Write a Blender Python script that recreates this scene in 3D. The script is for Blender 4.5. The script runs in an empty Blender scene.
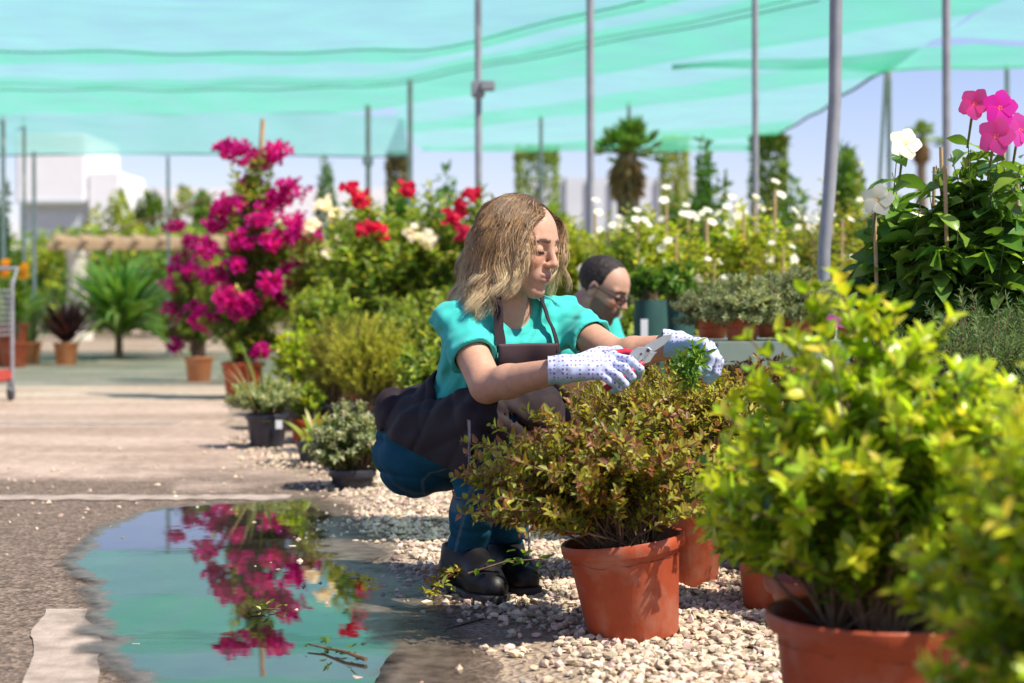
import bpy, bmesh, math, random
import numpy as np
from mathutils import Matrix, Vector
random.seed(7)
RS = np.random.RandomState(11)
SC = bpy.context.scene
COL = SC.collection
F = 1707.0      # focal length in pixels (60 mm on a 36 mm gate)
H = 0.70        # camera height
HZ = 300.0      # horizon row

def P(px, py, d):
    """a point of the place seen at pixel (px,py) and standing d metres in front of the camera"""
    return np.array([(px - 512) / F * d, d, H - (py - HZ) / F * d])
def G(px, py):
    """ground point seen at a pixel"""
    d = F * H / (py - HZ)
    return np.array([(px - 512) / F * d, d, 0.0])

# ------------------------------------------------------------------ objects
def tag(o, label=None, cat=None, group=None, kind=None):
    if label: o['label'] = label
    if cat: o['category'] = cat
    if group: o['group'] = group
    if kind: o['kind'] = kind
    return o
def empty(name, loc=(0, 0, 0), rotz=0.0, label=None, cat=None, group=None, parent=None, scale=1.0):
    o = bpy.data.objects.new(name, None); COL.objects.link(o)
    o.empty_display_size = 0.1
    o.location = loc; o.rotation_euler = (0, 0, rotz); o.scale = (scale,) * 3
    if parent: o.parent = parent
    return tag(o, label, cat, group)
class MB:
    """collects vertices, faces, per-vertex colours and material indices for ONE mesh"""
    def __init__(s): s.v = []; s.f = []; s.c = []; s.m = []; s.n = 0
    def add(s, v, f, c=(1, 1, 1), m=0):
        v = np.asarray(v, float).reshape(-1, 3); f = np.asarray(f, int)
        c = np.asarray(c, float)
        if c.ndim == 1: c = np.tile(c, (len(v), 1))
        s.v.append(v); s.f.append(f + s.n); s.c.append(c); s.m.append(np.full(len(f), m)); s.n += len(v)
        return s
    def build(s, name, mats, parent=None, smooth=True, loc=None):
        me = bpy.data.meshes.new(name)
        V = np.concatenate(s.v); C = np.concatenate(s.c)
        me.vertices.add(len(V)); me.vertices.foreach_set('co', V.astype(np.float32).ravel())
        li = np.concatenate([f.ravel() for f in s.f]); cnt = np.concatenate([np.full(len(f), f.shape[1]) for f in s.f])
        me.loops.add(len(li)); me.loops.foreach_set('vertex_index', li.astype(np.int32))
        me.polygons.add(len(cnt)); st = np.concatenate([[0], np.cumsum(cnt)[:-1]])
        me.polygons.foreach_set('loop_start', st.astype(np.int32))
        me.polygons.foreach_set('material_index', np.concatenate(s.m).astype(np.int32))
        me.polygons.foreach_set('use_smooth', np.full(len(cnt), smooth))
        a = me.color_attributes.new('Col', 'FLOAT_COLOR', 'POINT')
        a.data.foreach_set('color', np.concatenate([C[:, :3], np.ones((len(C), 1))], 1).astype(np.float32).ravel())
        me.update(calc_edges=True); me.validate()
        if smooth and len(V) < 5000: me.set_sharp_from_angle(angle=math.radians(38))
        for m in (mats if isinstance(mats, (list, tuple)) else [mats]): me.materials.append(m)
        o = bpy.data.objects.new(name, me); COL.objects.link(o)
        if parent: o.parent = parent
        if loc is not None: o.location = loc
        return o
def box(mb, lo, hi, c=(1, 1, 1), m=0, bev=0.0):
    lo = np.array(lo, float); hi = np.array(hi, float)
    if bev <= 0:
        v = np.array([[(lo, hi)[i][0], (lo, hi)[j][1], (lo, hi)[k][2]] for i in (0, 1) for j in (0, 1) for k in (0, 1)])
        f = [[0, 1, 3, 2], [4, 6, 7, 5], [0, 4, 5, 1], [2, 3, 7, 6], [0, 2, 6, 4], [1, 5, 7, 3]]
        return mb.add(v, f, c, m)
    bm = bmesh.new(); bmesh.ops.create_cube(bm, size=1)
    for v in bm.verts: v.co = Vector(((v.co.x + .5) * (hi[0] - lo[0]) + lo[0], (v.co.y + .5) * (hi[1] - lo[1]) + lo[1], (v.co.z + .5) * (hi[2] - lo[2]) + lo[2]))
    bmesh.ops.bevel(bm, geom=bm.edges[:], offset=bev, segments=2, affect='EDGES')
    return from_bm(mb, bm, c, m)
def from_bm(mb, bm, c=(1, 1, 1), m=0):
    bmesh.ops.triangulate(bm, faces=bm.faces[:])
    bm.verts.index_update()
    v = [tuple(x.co) for x in bm.verts]; f = [[q.index for q in x.verts] for x in bm.faces]
    bm.free(); return mb.add(v, f, c, m)
def frames(pts):
    pts = np.asarray(pts, float); t = np.gradient(pts, axis=0); t /= np.linalg.norm(t, axis=1)[:, None] + 1e-9
    up = np.array([0, 0, 1.0]) if abs(t[0][2]) < .9 else np.array([1.0, 0, 0])
    a = np.cross(t, up); a /= np.linalg.norm(a, axis=1)[:, None] + 1e-9
    return t, a, np.cross(a, t)
def tube(mb, pts, r, sides=8, c=(1, 1, 1), m=0, cap=True):
    pts = np.asarray(pts, float); n = len(pts); r = np.broadcast_to(np.asarray(r, float), (n,))
    t, a, b = frames(pts)
    th = np.arange(sides) * 2 * math.pi / sides
    v = (pts[:, None] + r[:, None, None] * (np.cos(th)[None, :, None] * a[:, None] + np.sin(th)[None, :, None] * b[:, None])).reshape(-1, 3)
    i = np.arange(n - 1)[:, None] * sides; j = np.arange(sides)[None]; k = (j + 1) % sides
    f = np.stack([i + j, i + k, i + sides + k, i + sides + j], -1).reshape(-1, 4)
    if np.asarray(c).ndim == 2: c = np.repeat(np.asarray(c), sides, 0)
    mb.add(v, f, c, m)
    if cap:
        for q, s0 in ((0, -1), (n - 1, 1)):
            ring = v[q * sides:(q + 1) * sides]; vv = np.vstack([ring, pts[q]])
            ff = [[(x, (x + 1) % sides)[::s0][0], (x, (x + 1) % sides)[::s0][1], sides] for x in range(sides)]
            cc = c if np.asarray(c).ndim == 1 else c[q * sides]
            mb.add(vv, ff, cc, m)
    return mb
def lathe(mb, prof, seg=40, c=(1, 1, 1), m=0, centre=(0, 0, 0), wob=0.0):
    prof = np.asarray(prof, float); th = np.arange(seg) * 2 * math.pi / seg
    rr = prof[:, 0][:, None] * (1 + wob * np.sin(3 * th + 1)[None])
    v = np.stack([rr * np.cos(th), rr * np.sin(th), np.repeat(prof[:, 1][:, None], seg, 1)], -1).reshape(-1, 3) + np.array(centre)
    n = len(prof); i = np.arange(n - 1)[:, None] * seg; j = np.arange(seg)[None]; k = (j + 1) % seg
    f = np.stack([i + j, i + k, i + seg + k, i + seg + j], -1).reshape(-1, 4)
    return mb.add(v, f, c, m)
def children(o): return [x for x in bpy.data.objects if x.parent == o]
def dup(root, loc, rotz=0.0, scale=1.0, label=None, group=None):
    r = root.copy(); COL.objects.link(r); r.location = loc; r.rotation_euler = (0, 0, rotz)
    r.scale = (scale,) * 3 if np.isscalar(scale) else scale
    if label: r['label'] = label
    if group: r['group'] = group
    for ch in children(root):
        c = ch.copy(); COL.objects.link(c); c.parent = r
        for g in children(ch):
            d = g.copy(); COL.objects.link(d); d.parent = c
    return r

# ------------------------------------------------------------------ materials
def mat(name):
    m = bpy.data.materials.new(name); m.use_nodes = True; nt = m.node_tree; nt.nodes.clear()
    o = nt.nodes.new('ShaderNodeOutputMaterial'); return m, nt, o
def N(nt, t, **kw):
    n = nt.nodes.new(t)
    for k, v in kw.items():
        if k in n.inputs: n.inputs[k].default_value = v
        else: setattr(n, k, v)
    return n
def rgba(c): return (c[0], c[1], c[2], 1.0)
def noise_col(nt, c1, c2, scale, detail=4, lo=.35, hi=.65, coord='Object', rough=.6, vec=None):
    tc = N(nt, 'ShaderNodeTexCoord'); n = N(nt, 'ShaderNodeTexNoise', Scale=scale, Detail=detail, Roughness=rough)
    nt.links.new(vec if vec is not None else tc.outputs[coord], n.inputs['Vector'])
    r = N(nt, 'ShaderNodeValToRGB'); r.color_ramp.elements[0].position = lo; r.color_ramp.elements[1].position = hi
    r.color_ramp.elements[0].color = rgba(c1); r.color_ramp.elements[1].color = rgba(c2)
    nt.links.new(n.outputs['Fac'], r.inputs['Fac']); return r.outputs['Color'], n.outputs['Fac']
def bump(nt, h, dist=.01, strength=1.0):
    b = N(nt, 'ShaderNodeBump', Strength=strength, Distance=dist); nt.links.new(h, b.inputs['Height']); return b.outputs['Normal']
def simple(name, c1, c2=None, scale=20, rough=.6, metal=0.0, bmp=0.0, bscale=60, spec=.5, detail=4):
    m, nt, o = mat(name); p = N(nt, 'ShaderNodeBsdfPrincipled', Roughness=rough, Metallic=metal)
    p.inputs['Specular IOR Level'].default_value = spec
    col, fac = noise_col(nt, c1, c2 or tuple(x * .8 for x in c1), scale, detail)
    nt.links.new(col, p.inputs['Base Color'])
    if bmp:
        _, f2 = noise_col(nt, c1, c1, bscale, 3); nt.links.new(bump(nt, f2, bmp), p.inputs['Normal'])
    nt.links.new(p.outputs[0], o.inputs[0]); return m
def leafmat(name, trans=.35, rough=.42, gain=1.0, spec=.4):
    """leaf colour from the mesh's own colour attribute; part of the light passes through"""
    m, nt, o = mat(name)
    a = N(nt, 'ShaderNodeAttribute', attribute_name='Col')
    oi = N(nt, 'ShaderNodeObjectInfo')
    hs = N(nt, 'ShaderNodeHueSaturation'); mr = N(nt, 'ShaderNodeMapRange'); mr.inputs['To Min'].default_value = .85 * gain; mr.inputs['To Max'].default_value = 1.15 * gain
    nt.links.new(oi.outputs['Random'], mr.inputs['Value']); nt.links.new(mr.outputs[0], hs.inputs['Value']); nt.links.new(a.outputs['Color'], hs.inputs['Color'])
    p = N(nt, 'ShaderNodeBsdfPrincipled', Roughness=rough); p.inputs['Specular IOR Level'].default_value = spec
    nt.links.new(hs.outputs[0], p.inputs['Base Color'])
    t = N(nt, 'ShaderNodeBsdfTranslucent'); g = N(nt, 'ShaderNodeMix', data_type='RGBA', blend_type='MULTIPLY'); g.inputs[0].default_value = 1
    nt.links.new(hs.outputs[0], g.inputs[6]); g.inputs[7].default_value = (1.9, 1.8, .9, 1)
    nt.links.new(g.outputs[2], t.inputs['Color'])
    x = N(nt, 'ShaderNodeMixShader'); x.inputs[0].default_value = trans
    nt.links.new(p.outputs[0], x.inputs[1]); nt.links.new(t.outputs[0], x.inputs[2]); nt.links.new(x.outputs[0], o.inputs[0])
    return m
def attrmat(name, rough=.7, spec=.3, bmp=0.0, bscale=200, sss=0.0, sheen=0.0, mottle=0.0, mscale=30):
    m, nt, o = mat(name); p = N(nt, 'ShaderNodeBsdfPrincipled', Roughness=rough); p.inputs['Specular IOR Level'].default_value = spec
    a = N(nt, 'ShaderNodeAttribute', attribute_name='Col'); col = a.outputs['Color']
    if mottle:
        _, fac = noise_col(nt, (0, 0, 0), (1, 1, 1), mscale, 5)
        mr = N(nt, 'ShaderNodeMapRange'); mr.inputs['From Min'].default_value = .3; mr.inputs['From Max'].default_value = .7
        mr.inputs['To Min'].default_value = 1 - mottle; mr.inputs['To Max'].default_value = 1 + mottle
        nt.links.new(fac, mr.inputs['Value'])
        vm = N(nt, 'ShaderNodeVectorMath', operation='SCALE'); nt.links.new(col, vm.inputs[0]); nt.links.new(mr.outputs[0], vm.inputs['Scale']); col = vm.outputs[0]
    nt.links.new(col, p.inputs['Base Color'])
    if sss:
        p.inputs['Subsurface Weight'].default_value = sss; p.inputs['Subsurface Radius'].default_value = (.012, .005, .003); p.inputs['Subsurface Scale'].default_value = 1.0
    if sheen: p.inputs['Sheen Weight'].default_value = sheen
    if bmp:
        _, f2 = noise_col(nt, (0, 0, 0), (1, 1, 1), bscale, 3); nt.links.new(bump(nt, f2, bmp), p.inputs['Normal'])
    nt.links.new(p.outputs[0], o.inputs[0]); return m

M = {}
M['leaf'] = leafmat('leaf_surface')
M['leaf_dull'] = leafmat('leaf_dull', trans=.3, rough=.65, spec=.2)
M['leaf_gloss'] = leafmat('leaf_gloss', trans=.38, rough=.28, spec=.5)
M['petal'] = leafmat('petal_surface', trans=.4, rough=.6, spec=.15)
M['bark'] = simple('bark', (.10, .065, .04), (.22, .16, .11), 40, .85, bmp=.004, bscale=90)
M['stem'] = simple('woody_stem', (.13, .075, .04), (.24, .16, .09), 60, .8)
M['green_stem'] = simple('green_stem', (.10, .14, .04), (.16, .18, .06), 60, .7)
M['cane'] = simple('bamboo_cane', (.42, .28, .13), (.55, .40, .22), 30, .7)
M['soil'] = simple('potting_soil', (.018, .012, .008), (.07, .05, .03), 60, .95, bmp=.01, bscale=120)
M['steel'] = simple('galvanised_steel', (.27, .28, .30), (.36, .37, .39), 8, .55, metal=.3)
M['dark_cable'] = simple('dark_cable', (.10, .16, .16), None, 10, .7)
M['black_plastic'] = simple('black_plastic', (.022, .024, .034), (.035, .037, .05), 20, .45)
M['cream_paint'] = simple('cream_render', (.62, .56, .48), (.72, .66, .57), 4, .85)
M['white_wall'] = simple('white_wall', (.78, .79, .80), (.83, .83, .83), 1.5, .8)
M['grey_cladding'] = simple('grey_cladding', (.46, .52, .53), (.52, .58, .58), 1.0, .7)
M['timber'] = simple('weathered_timber', (.42, .30, .17), (.55, .42, .26), 12, .8, bmp=.004, bscale=40)
def terracotta(name, a, b):
    m, nt, o = mat(name); p = N(nt, 'ShaderNodeBsdfPrincipled', Roughness=.5); p.inputs['Specular IOR Level'].default_value = .35
    c1, f = noise_col(nt, a, b, 9, 6, .3, .7)
    tc = N(nt, 'ShaderNodeTexCoord'); w = N(nt, 'ShaderNodeTexNoise', Scale=140.0, Detail=2.0)
    mp = N(nt, 'ShaderNodeMapping'); mp.inputs['Scale'].default_value = (1, 1, .05); nt.links.new(tc.outputs['Object'], mp.inputs[0]); nt.links.new(mp.outputs[0], w.inputs['Vector'])
    dust, f3 = noise_col(nt, (0, 0, 0), (1, 1, 1), 11, 8, .50, .74)
    mx = N(nt, 'ShaderNodeMix', data_type='RGBA'); k = N(nt, 'ShaderNodeMath', operation='MULTIPLY'); k.inputs[1].default_value = .42
    nt.links.new(dust, k.inputs[0]); nt.links.new(k.outputs[0], mx.inputs[0]); nt.links.new(c1, mx.inputs[6]); mx.inputs[7].default_value = (.5, .36, .27, 1)
    nt.links.new(mx.outputs[2], p.inputs['Base Color'])
    nt.links.new(bump(nt, w.outputs['Fac'], .0012, .6), p.inputs['Normal']); nt.links.new(p.outputs[0], o.inputs[0]); return m
M['terracotta'] = terracotta('terracotta_plastic', (.36, .062, .022), (.46, .092, .036))
M['orange_clay'] = terracotta('orange_clay', (.58, .20, .07), (.70, .27, .10))
EXPO = 0.52
# ------------------------------------------------------------------ foliage
def nrm(v): return v / (np.linalg.norm(v, axis=-1, keepdims=True) + 1e-9)
def leaves_fine(mb, p, d, n, L, W, C, fold=.16, droop=.18, wav=.04):
    """ovate leaf with a midrib, 7 rows of 3 points"""
    d = nrm(d); s = nrm(np.cross(d, n)); n = np.cross(s, d); k = len(p)
    L = np.broadcast_to(L, (k,))[:, None, None]; W = np.broadcast_to(W, (k,))[:, None, None]
    t = np.array([0, .10, .28, .50, .70, .88, 1.0])[None, :, None]; w = np.array([.05, .52, .95, 1, .76, .36, .0])[None, :, None]
    mid = p[:, None] + d[:, None] * L * t - n[:, None] * L * droop * t ** 2
    wv = np.random.RandomState(k).randn(k, 7, 1) * wav
    up = n[:, None] * W * w * fold
    l = mid + s[:, None] * W * w * .5 + up + n[:, None] * W * wv * w; r = mid - s[:, None] * W * w * .5 + up - n[:, None] * W * wv * w
    v = np.stack([l, mid, r], 2).reshape(-1, 3)
    q = np.array([[i * 3 + j, i * 3 + j + 1, i * 3 + j + 4, i * 3 + j + 3] for i in range(6) for j in (0, 1)])
    f = (np.arange(k)[:, None, None] * 21 + q[None]).reshape(-1, 4)
    shade = np.tile(np.array([1, 1.12, 1]), 7)
    mb.add(v, f, np.clip((np.repeat(C, 21, 0).reshape(k, 21, 3) * shade[None, :, None]).reshape(-1, 3), 0, .95))
def leaves(mb, p, d, n, L, W, C, fold=.18, droop=.12, m=0, tipw=.62):
    """one six-cornered folded leaf per row: base p, direction d, face normal n"""
    p = np.asarray(p); d = nrm(d); s = nrm(np.cross(d, n)); n = np.cross(s, d)
    k = len(p); L = np.broadcast_to(L, (k,))[:, None]; W = np.broadcast_to(W, (k,))[:, None]
    up = n * (W * fold)
    v = np.stack([p,
                  p + d * L * .32 + s * W * .5 + up, p + d * L * .70 + s * W * .5 * tipw + up - n * L * droop * .4,
                  p + d * L - n * L * droop,
                  p + d * L * .70 - s * W * .5 * tipw + up - n * L * droop * .4, p + d * L * .32 - s * W * .5 + up], 1)
    b = np.arange(k)[:, None] * 6
    f = np.concatenate([b + np.array([[0, 1, 2, 3]]), b + np.array([[0, 3, 4, 5]])])
    mb.add(v.reshape(-1, 3), f, np.repeat(C, 6, 0), m)
def pick(rng, pal, n, jit=.18):
    cs = np.array([c for c, w in pal]); w = np.array([w for c, w in pal], float); w /= w.sum()
    c = cs[rng.choice(len(cs), n, p=w)]
    return np.clip(c * (1 + jit * rng.randn(n, 1)) * (1 + .06 * rng.randn(n, 3)), .002, .95)
def unit(rng, n): return nrm(rng.randn(n, 3))
def lumps(rng, dirs, k=7, amp=.25):
    """uneven outline: a few random bulges and dents over the sphere of directions"""
    a = unit(rng, k); w = rng.uniform(-1, 1, k)
    return 1 + amp * (np.maximum(dirs @ a.T, 0) ** 3 * w).sum(1)
def shoots(rng, leaf_mb, stem_mb, bases, centre, rad, n, per, L, W, pal, tip=None, t0=.45, shell=.45, up=.35, whorl=2, stem_r=.0025,
           lift=.5, zmin=None, droop=.12, amp=.3, spread=.75, stemc=(1, 1, 1), fine=False, nout=0.0):
    """n shoots grow from the base into an uneven crown; leaves sit in whorls along each"""
    dirs = unit(rng, n); dirs[:, 2] = np.where(dirs[:, 2] < -.35, -dirs[:, 2] * .6, dirs[:, 2])
    rr = (shell + (1 - shell) * rng.rand(n) ** .6) * lumps(rng, dirs, 8, amp)
    e = np.array(centre) + dirs * np.array(rad) * rr[:, None]
    if zmin is not None: e[:, 2] = np.maximum(e[:, 2], zmin + .05 * rng.rand(n))
    b = np.asarray(bases)[rng.randint(0, len(bases), n)]
    mid = b * (1 - lift) + e * lift; mid[:, 2] += .25 * np.abs(e[:, 2] - b[:, 2]); mid[:, :2] = b[:, :2] * .55 + e[:, :2] * .45
    mid += .02 * rng.randn(n, 3)
    def pt(t): t = np.asarray(t)[..., None]; return (1 - t) ** 2 * b[:, None] + 2 * t * (1 - t) * mid[:, None] + t * t * e[:, None]
    if stem_mb is not None:
        ts = np.linspace(0, 1, 5); c = pt(np.tile(ts, (n, 1)))
        for q in c: tube(stem_mb, q, np.linspace(stem_r, stem_r * .4, 5), 4, stemc, cap=False)
    k = max(1, per // whorl); ts = t0 + (1 - t0) * (np.arange(k)[None] + rng.rand(n, k)) / k
    pos = pt(ts); tan = nrm(pt(np.minimum(ts + .03, 1.03)) - pt(ts - .03))
    ph = rng.rand(n, 1) * 6.28 + np.arange(k)[None] * 1.9
    ax = nrm(np.cross(tan, np.array([.31, .52, .11]))); bx = np.cross(tan, ax)
    allp, alld, alln, allt = [], [], [], []
    for q in range(whorl):
        a = (ph + q * 2 * math.pi / whorl + .4 * rng.randn(n, k))[..., None]
        rad_ = np.cos(a) * ax + np.sin(a) * bx
        d = nrm(rad_ * spread + tan * (.35 + .3 * rng.rand(n, k, 1)) + np.array([0, 0, up]) * rng.rand(n, k, 1))
        nn = nrm(tan * .8 * (1 - nout) + np.array([0, 0, .6]) + rad_ * nout * 1.3 + .35 * rng.randn(n, k, 3))
        allp.append(pos); alld.append(d); alln.append(nn); allt.append(ts)
    p = np.stack(allp).reshape(-1, 3); d = np.stack(alld).reshape(-1, 3); nn = np.stack(alln).reshape(-1, 3); t = np.stack(allt).reshape(-1)
    m = len(p); C = pick(rng, pal, m)
    if tip is not None:
        Ct = pick(rng, tip, m); w = np.clip((t - .72) / .2, 0, 1)[:, None] * (rng.rand(m, 1) < .85); C = C * (1 - w) + Ct * w
    sz = (.7 + .5 * rng.rand(m)) * (1 - .25 * np.clip((t - .85) / .15, 0, 1))
    if fine: leaves_fine(leaf_mb, p, d, nn, L * sz, W * sz, C, droop=droop)
    else: leaves(leaf_mb, p, d, nn, L * sz, W * sz, C, droop=droop)
    return e
def cloud(rng, mb, centre, rad, n, L, W, pal, shell=.55, amp=.25, shape='ball', clumps=0, upd=.3, droop=.12):
    """leaves spread through a crown's volume, gathered in clumps"""
    if shape == 'box':
        q = rng.uniform(-1, 1, (n, 3)); ax = rng.randint(0, 3, n); on = rng.rand(n) < .8
        q[np.arange(n)[on], ax[on]] = np.sign(q[np.arange(n)[on], ax[on]]) * (1 - .14 * rng.rand(on.sum()))
        dirs = nrm(q); p = q
    else:
        dirs = unit(rng, n)
        if clumps:
            cd = unit(rng, clumps); cr = (.45 + .5 * rng.rand(clumps)) * lumps(rng, cd, 8, amp)
            ci = rng.randint(0, clumps, n); p = cd[ci] * cr[ci][:, None] + dirs * (.30 * rng.rand(n, 1) ** .4); 
        else:
            p = dirs * ((shell + (1 - shell) * rng.rand(n) ** .5) * lumps(rng, dirs, 9, amp))[:, None]
    p = p * np.array(rad) + np.array(centre)
    d = nrm(dirs + .7 * rng.randn(n, 3) + np.array([0, 0, upd])); nn = nrm(dirs * .6 + .6 * rng.randn(n, 3) + np.array([0, 0, .5]))
    sz = .65 + .6 * rng.rand(n)
    leaves(mb, p, d, nn, L * sz, W * sz, pick(rng, pal, n), droop=droop)
    return p
def blades(rng, mb, n, base_r, L, W, pal, arch=.6, seg=6, centre=(0, 0, 0), elev=(.25, 1.45)):
    """strap leaves arching out of one rosette"""
    for i in range(n):
        az = rng.rand() * 6.283; el = rng.uniform(*elev); l = L * rng.uniform(.7, 1.1); t = np.linspace(0, 1, seg)
        h = np.array([math.cos(az), math.sin(az), 0]); s = np.array([-h[1], h[0], 0])
        r = l * (t * math.cos(el) + arch * .25 * t ** 2); z = l * (t * math.sin(el) - arch * .55 * t ** 2.2 * (1.2 - .5 * math.sin(el)))
        c = np.array(centre) + h * base_r * rng.rand() + r[:, None] * h + z[:, None] * np.array([0, 0, 1])
        w = W * np.array([.6, .9, 1, .85, .55, .05])[:seg]
        v = np.concatenate([c + s * w[:, None] / 2, c - s * w[:, None] / 2])
        f = [[q, q + 1, seg + q + 1, seg + q] for q in range(seg - 1)]
        mb.add(v, f, pick(rng, pal, 1)[0])
def flower(rng, mb, c, nrm_, r, col, eye=(.8, .45, .05), petals=5, wide=.8, cup=.25):
    nrm_ = np.array(nrm_, float) / np.linalg.norm(nrm_); a = np.cross(nrm_, [.3, .2, .9]); a /= np.linalg.norm(a); b = np.cross(nrm_, a)
    th = np.arange(petals) * 2 * math.pi / petals + rng.rand() * 6
    for t in th:
        d = math.cos(t) * a + math.sin(t) * b; s = -math.sin(t) * a + math.cos(t) * b
        u = np.linspace(0, 1, 5); w = np.array([.12, .58, 1.0, .82, .16]) * wide * r * .5; z = cup * r * (u - .9 * u ** 2.2)
        skew = .18 * r * u ** 2
        mid = np.array(c) + d[None] * (u * r)[:, None] + nrm_[None] * z[:, None] + s[None] * skew[:, None]
        v = np.concatenate([mid + s * w[:, None], mid - s * w[:, None] + nrm_ * .06 * r])
        cc = np.clip(np.array(col) * (1 + .08 * rng.randn()), 0, .95)
        mb.add(v, [[q, q + 1, 6 + q, 5 + q] for q in range(4)], cc)
    u = np.linspace(0, 6.283, 9)[:-1]
    v = np.array(c) + nrm_ * .05 * r + .13 * r * (np.cos(u)[:, None] * a + np.sin(u)[:, None] * b); v = np.vstack([v, np.array(c) + nrm_ * .02 * r])
    mb.add(v, [[q, (q + 1) % 8, 8] for q in range(8)], eye)
def pot(parent, r=.12, h=.20, material=None, name='pot', tilt=(0, 0), soil=True, lip=.028):
    mb = MB(); t = .006
    lathe(mb, [[0, .002], [r * .74, .0], [r * .76, .004], [r * .93, h - lip - .004], [r * .945, h - lip], [r * 1.02, h - lip + .002], [r * 1.045, h - lip * .6], [r * 1.05, h - .003],
               [r * 1.035, h], [r * 1.035 - t, h - .002], [r * .95 - t, h - lip], [r * .9 - t, h * .5]], 48, wob=.004)
    o = mb.build(name, material or M['terracotta'], parent)
    if soil:
        mb = MB(); k = 28; th = np.arange(k) * 6.2832 / k; rr = np.array([0, .35, .7, .98])
        v = np.concatenate([[[0, 0, h - .02]]] + [np.stack([r * .95 * q * np.cos(th), r * .95 * q * np.sin(th), np.full(k, h - .035 + .012 * math.cos(q * 2)) + .005 * RS.randn(k)], -1) for q in rr[1:]])
        mb.add(v, [[0, 1 + i, 1 + (i + 1) % k] for i in range(k)])
        mb2 = [[1 + q * k + i, 1 + (q + 1) * k + i, 1 + (q + 1) * k + (i + 1) % k, 1 + q * k + (i + 1) % k] for q in range(2) for i in range(k)]
        mb.f.append(np.array(mb2)); mb.m.append(np.zeros(len(mb2)))
        mb.build('soil', M['soil'], o)
    return o
def ringbases(rng, n, r, z): 
    a = rng.rand(n) * 6.283; q = r * np.sqrt(rng.rand(n)); return np.stack([q * np.cos(a), q * np.sin(a), np.full(n, z)], -1)
# palettes (linear base colours)
LIME = [((.26, .38, .018), 5), ((.17, .29, .02), 4), ((.36, .42, .025), 3), ((.09, .18, .02), 2)]
LIMETIP = [((.45, .51, .03), 4), ((.34, .46, .025), 4), ((.54, .46, .06), 1.5)]
BRONZE = [((.26, .29, .035), 4), ((.25, .12, .045), 2), ((.15, .20, .03), 3), ((.40, .38, .045), 3.5)]
BRONZETIP = [((.34, .15, .06), 3.2), ((.38, .33, .05), 4), ((.22, .085, .05), 1.8), ((.42, .42, .07), 2.5)]
GOLD = [((.30, .30, .025), 4), ((.20, .22, .025), 3), ((.36, .29, .05), 2), ((.24, .13, .04), 1)]
MID = [((.11, .22, .03), 4), ((.17, .29, .04), 3), ((.065, .15, .025), 2.5), ((.23, .33, .05), 2)]
DEEP = [((.055, .14, .028), 4), ((.085, .19, .035), 3), ((.13, .25, .05), 2)]
YELLOWGREEN = [((.36, .43, .045), 4), ((.25, .34, .04), 3), ((.46, .47, .07), 2), ((.14, .22, .03), 1.5)]
SILVER = [((.34, .38, .22), 4), ((.26, .33, .17), 3), ((.46, .47, .30), 2), ((.19, .24, .11), 2)]
PALE = [((.25, .33, .14), 3), ((.36, .40, .24), 3), ((.14, .24, .08), 3)]
ROSE = [((.13, .21, .08), 4), ((.19, .27, .12), 3), ((.08, .14, .055), 2.5)]
MAG = [((.56, .012, .30), 4), ((.44, .010, .24), 3), ((.66, .04, .40), 2)]
RED = [((.62, .012, .05), 3), ((.5, .01, .06), 2)]
WHITE = [((.85, .83, .74), 3), ((.80, .80, .78), 2)]
PURPLE = [((.055, .018, .028), 3), ((.09, .03, .04), 2)]
# ------------------------------------------------------------------ camera, light, sky
cam = bpy.data.cameras.new('Camera'); co = bpy.data.objects.new('Camera', cam); COL.objects.link(co); SC.camera = co
co.location = (0, 0, H); co.rotation_euler = (math.pi / 2, 0, 0)
cam.sensor_width = 36; cam.lens = F * 36 / 1024; cam.shift_y = -(341.5 - HZ) / 1024
cam.clip_start = .05; cam.clip_end = 3000
cam.dof.use_dof = True; cam.dof.focus_distance = 3.92; cam.dof.aperture_fstop = 3.5
EL, AZ = math.radians(55), math.radians(119)
sd = Vector((math.cos(EL) * math.sin(AZ), math.cos(EL) * math.cos(AZ), math.sin(EL)))
sun = bpy.data.lights.new('sun', 'SUN'); so = bpy.data.objects.new('sun', sun); COL.objects.link(so)
sun.energy = 5.0; sun.angle = math.radians(.55); sun.color = (1, .93, .82)
so.rotation_euler = sd.to_track_quat('Z', 'Y').to_euler(); so.location = (4, -4, 8)
w = bpy.data.worlds.new('World'); SC.world = w; w.use_nodes = True; nt = w.node_tree; nt.nodes.clear()
sk = nt.nodes.new('ShaderNodeTexSky'); sk.sky_type = 'NISHITA'; sk.sun_disc = False; sk.sun_elevation = EL; sk.sun_rotation = AZ
sk.air_density = 1.0; sk.dust_density = .3; sk.ozone_density = 4.0
bg = nt.nodes.new('ShaderNodeBackground'); bg.inputs[1].default_value = .108; ow = nt.nodes.new('ShaderNodeOutputWorld')
tint = N(nt, 'ShaderNodeMix', data_type='RGBA', blend_type='MULTIPLY'); tint.inputs[0].default_value = 1; tint.inputs[7].default_value = (1.14, .955, 1.06, 1)
nt.links.new(sk.outputs[0], tint.inputs[6]); nt.links.new(tint.outputs[2], bg.inputs[0]); nt.links.new(bg.outputs[0], ow.inputs[0])
vs = SC.view_settings; vs.view_transform = 'Standard'; vs.look = 'None'; vs.exposure = EXPO; vs.gamma = 1; vs.use_curve_mapping = False
SC.cycles.use_denoising = True; SC.cycles.max_bounces = 8; SC.cycles.transparent_max_bounces = 12; SC.cycles.caustics_reflective = False; SC.cycles.caustics_refractive = False

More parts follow.
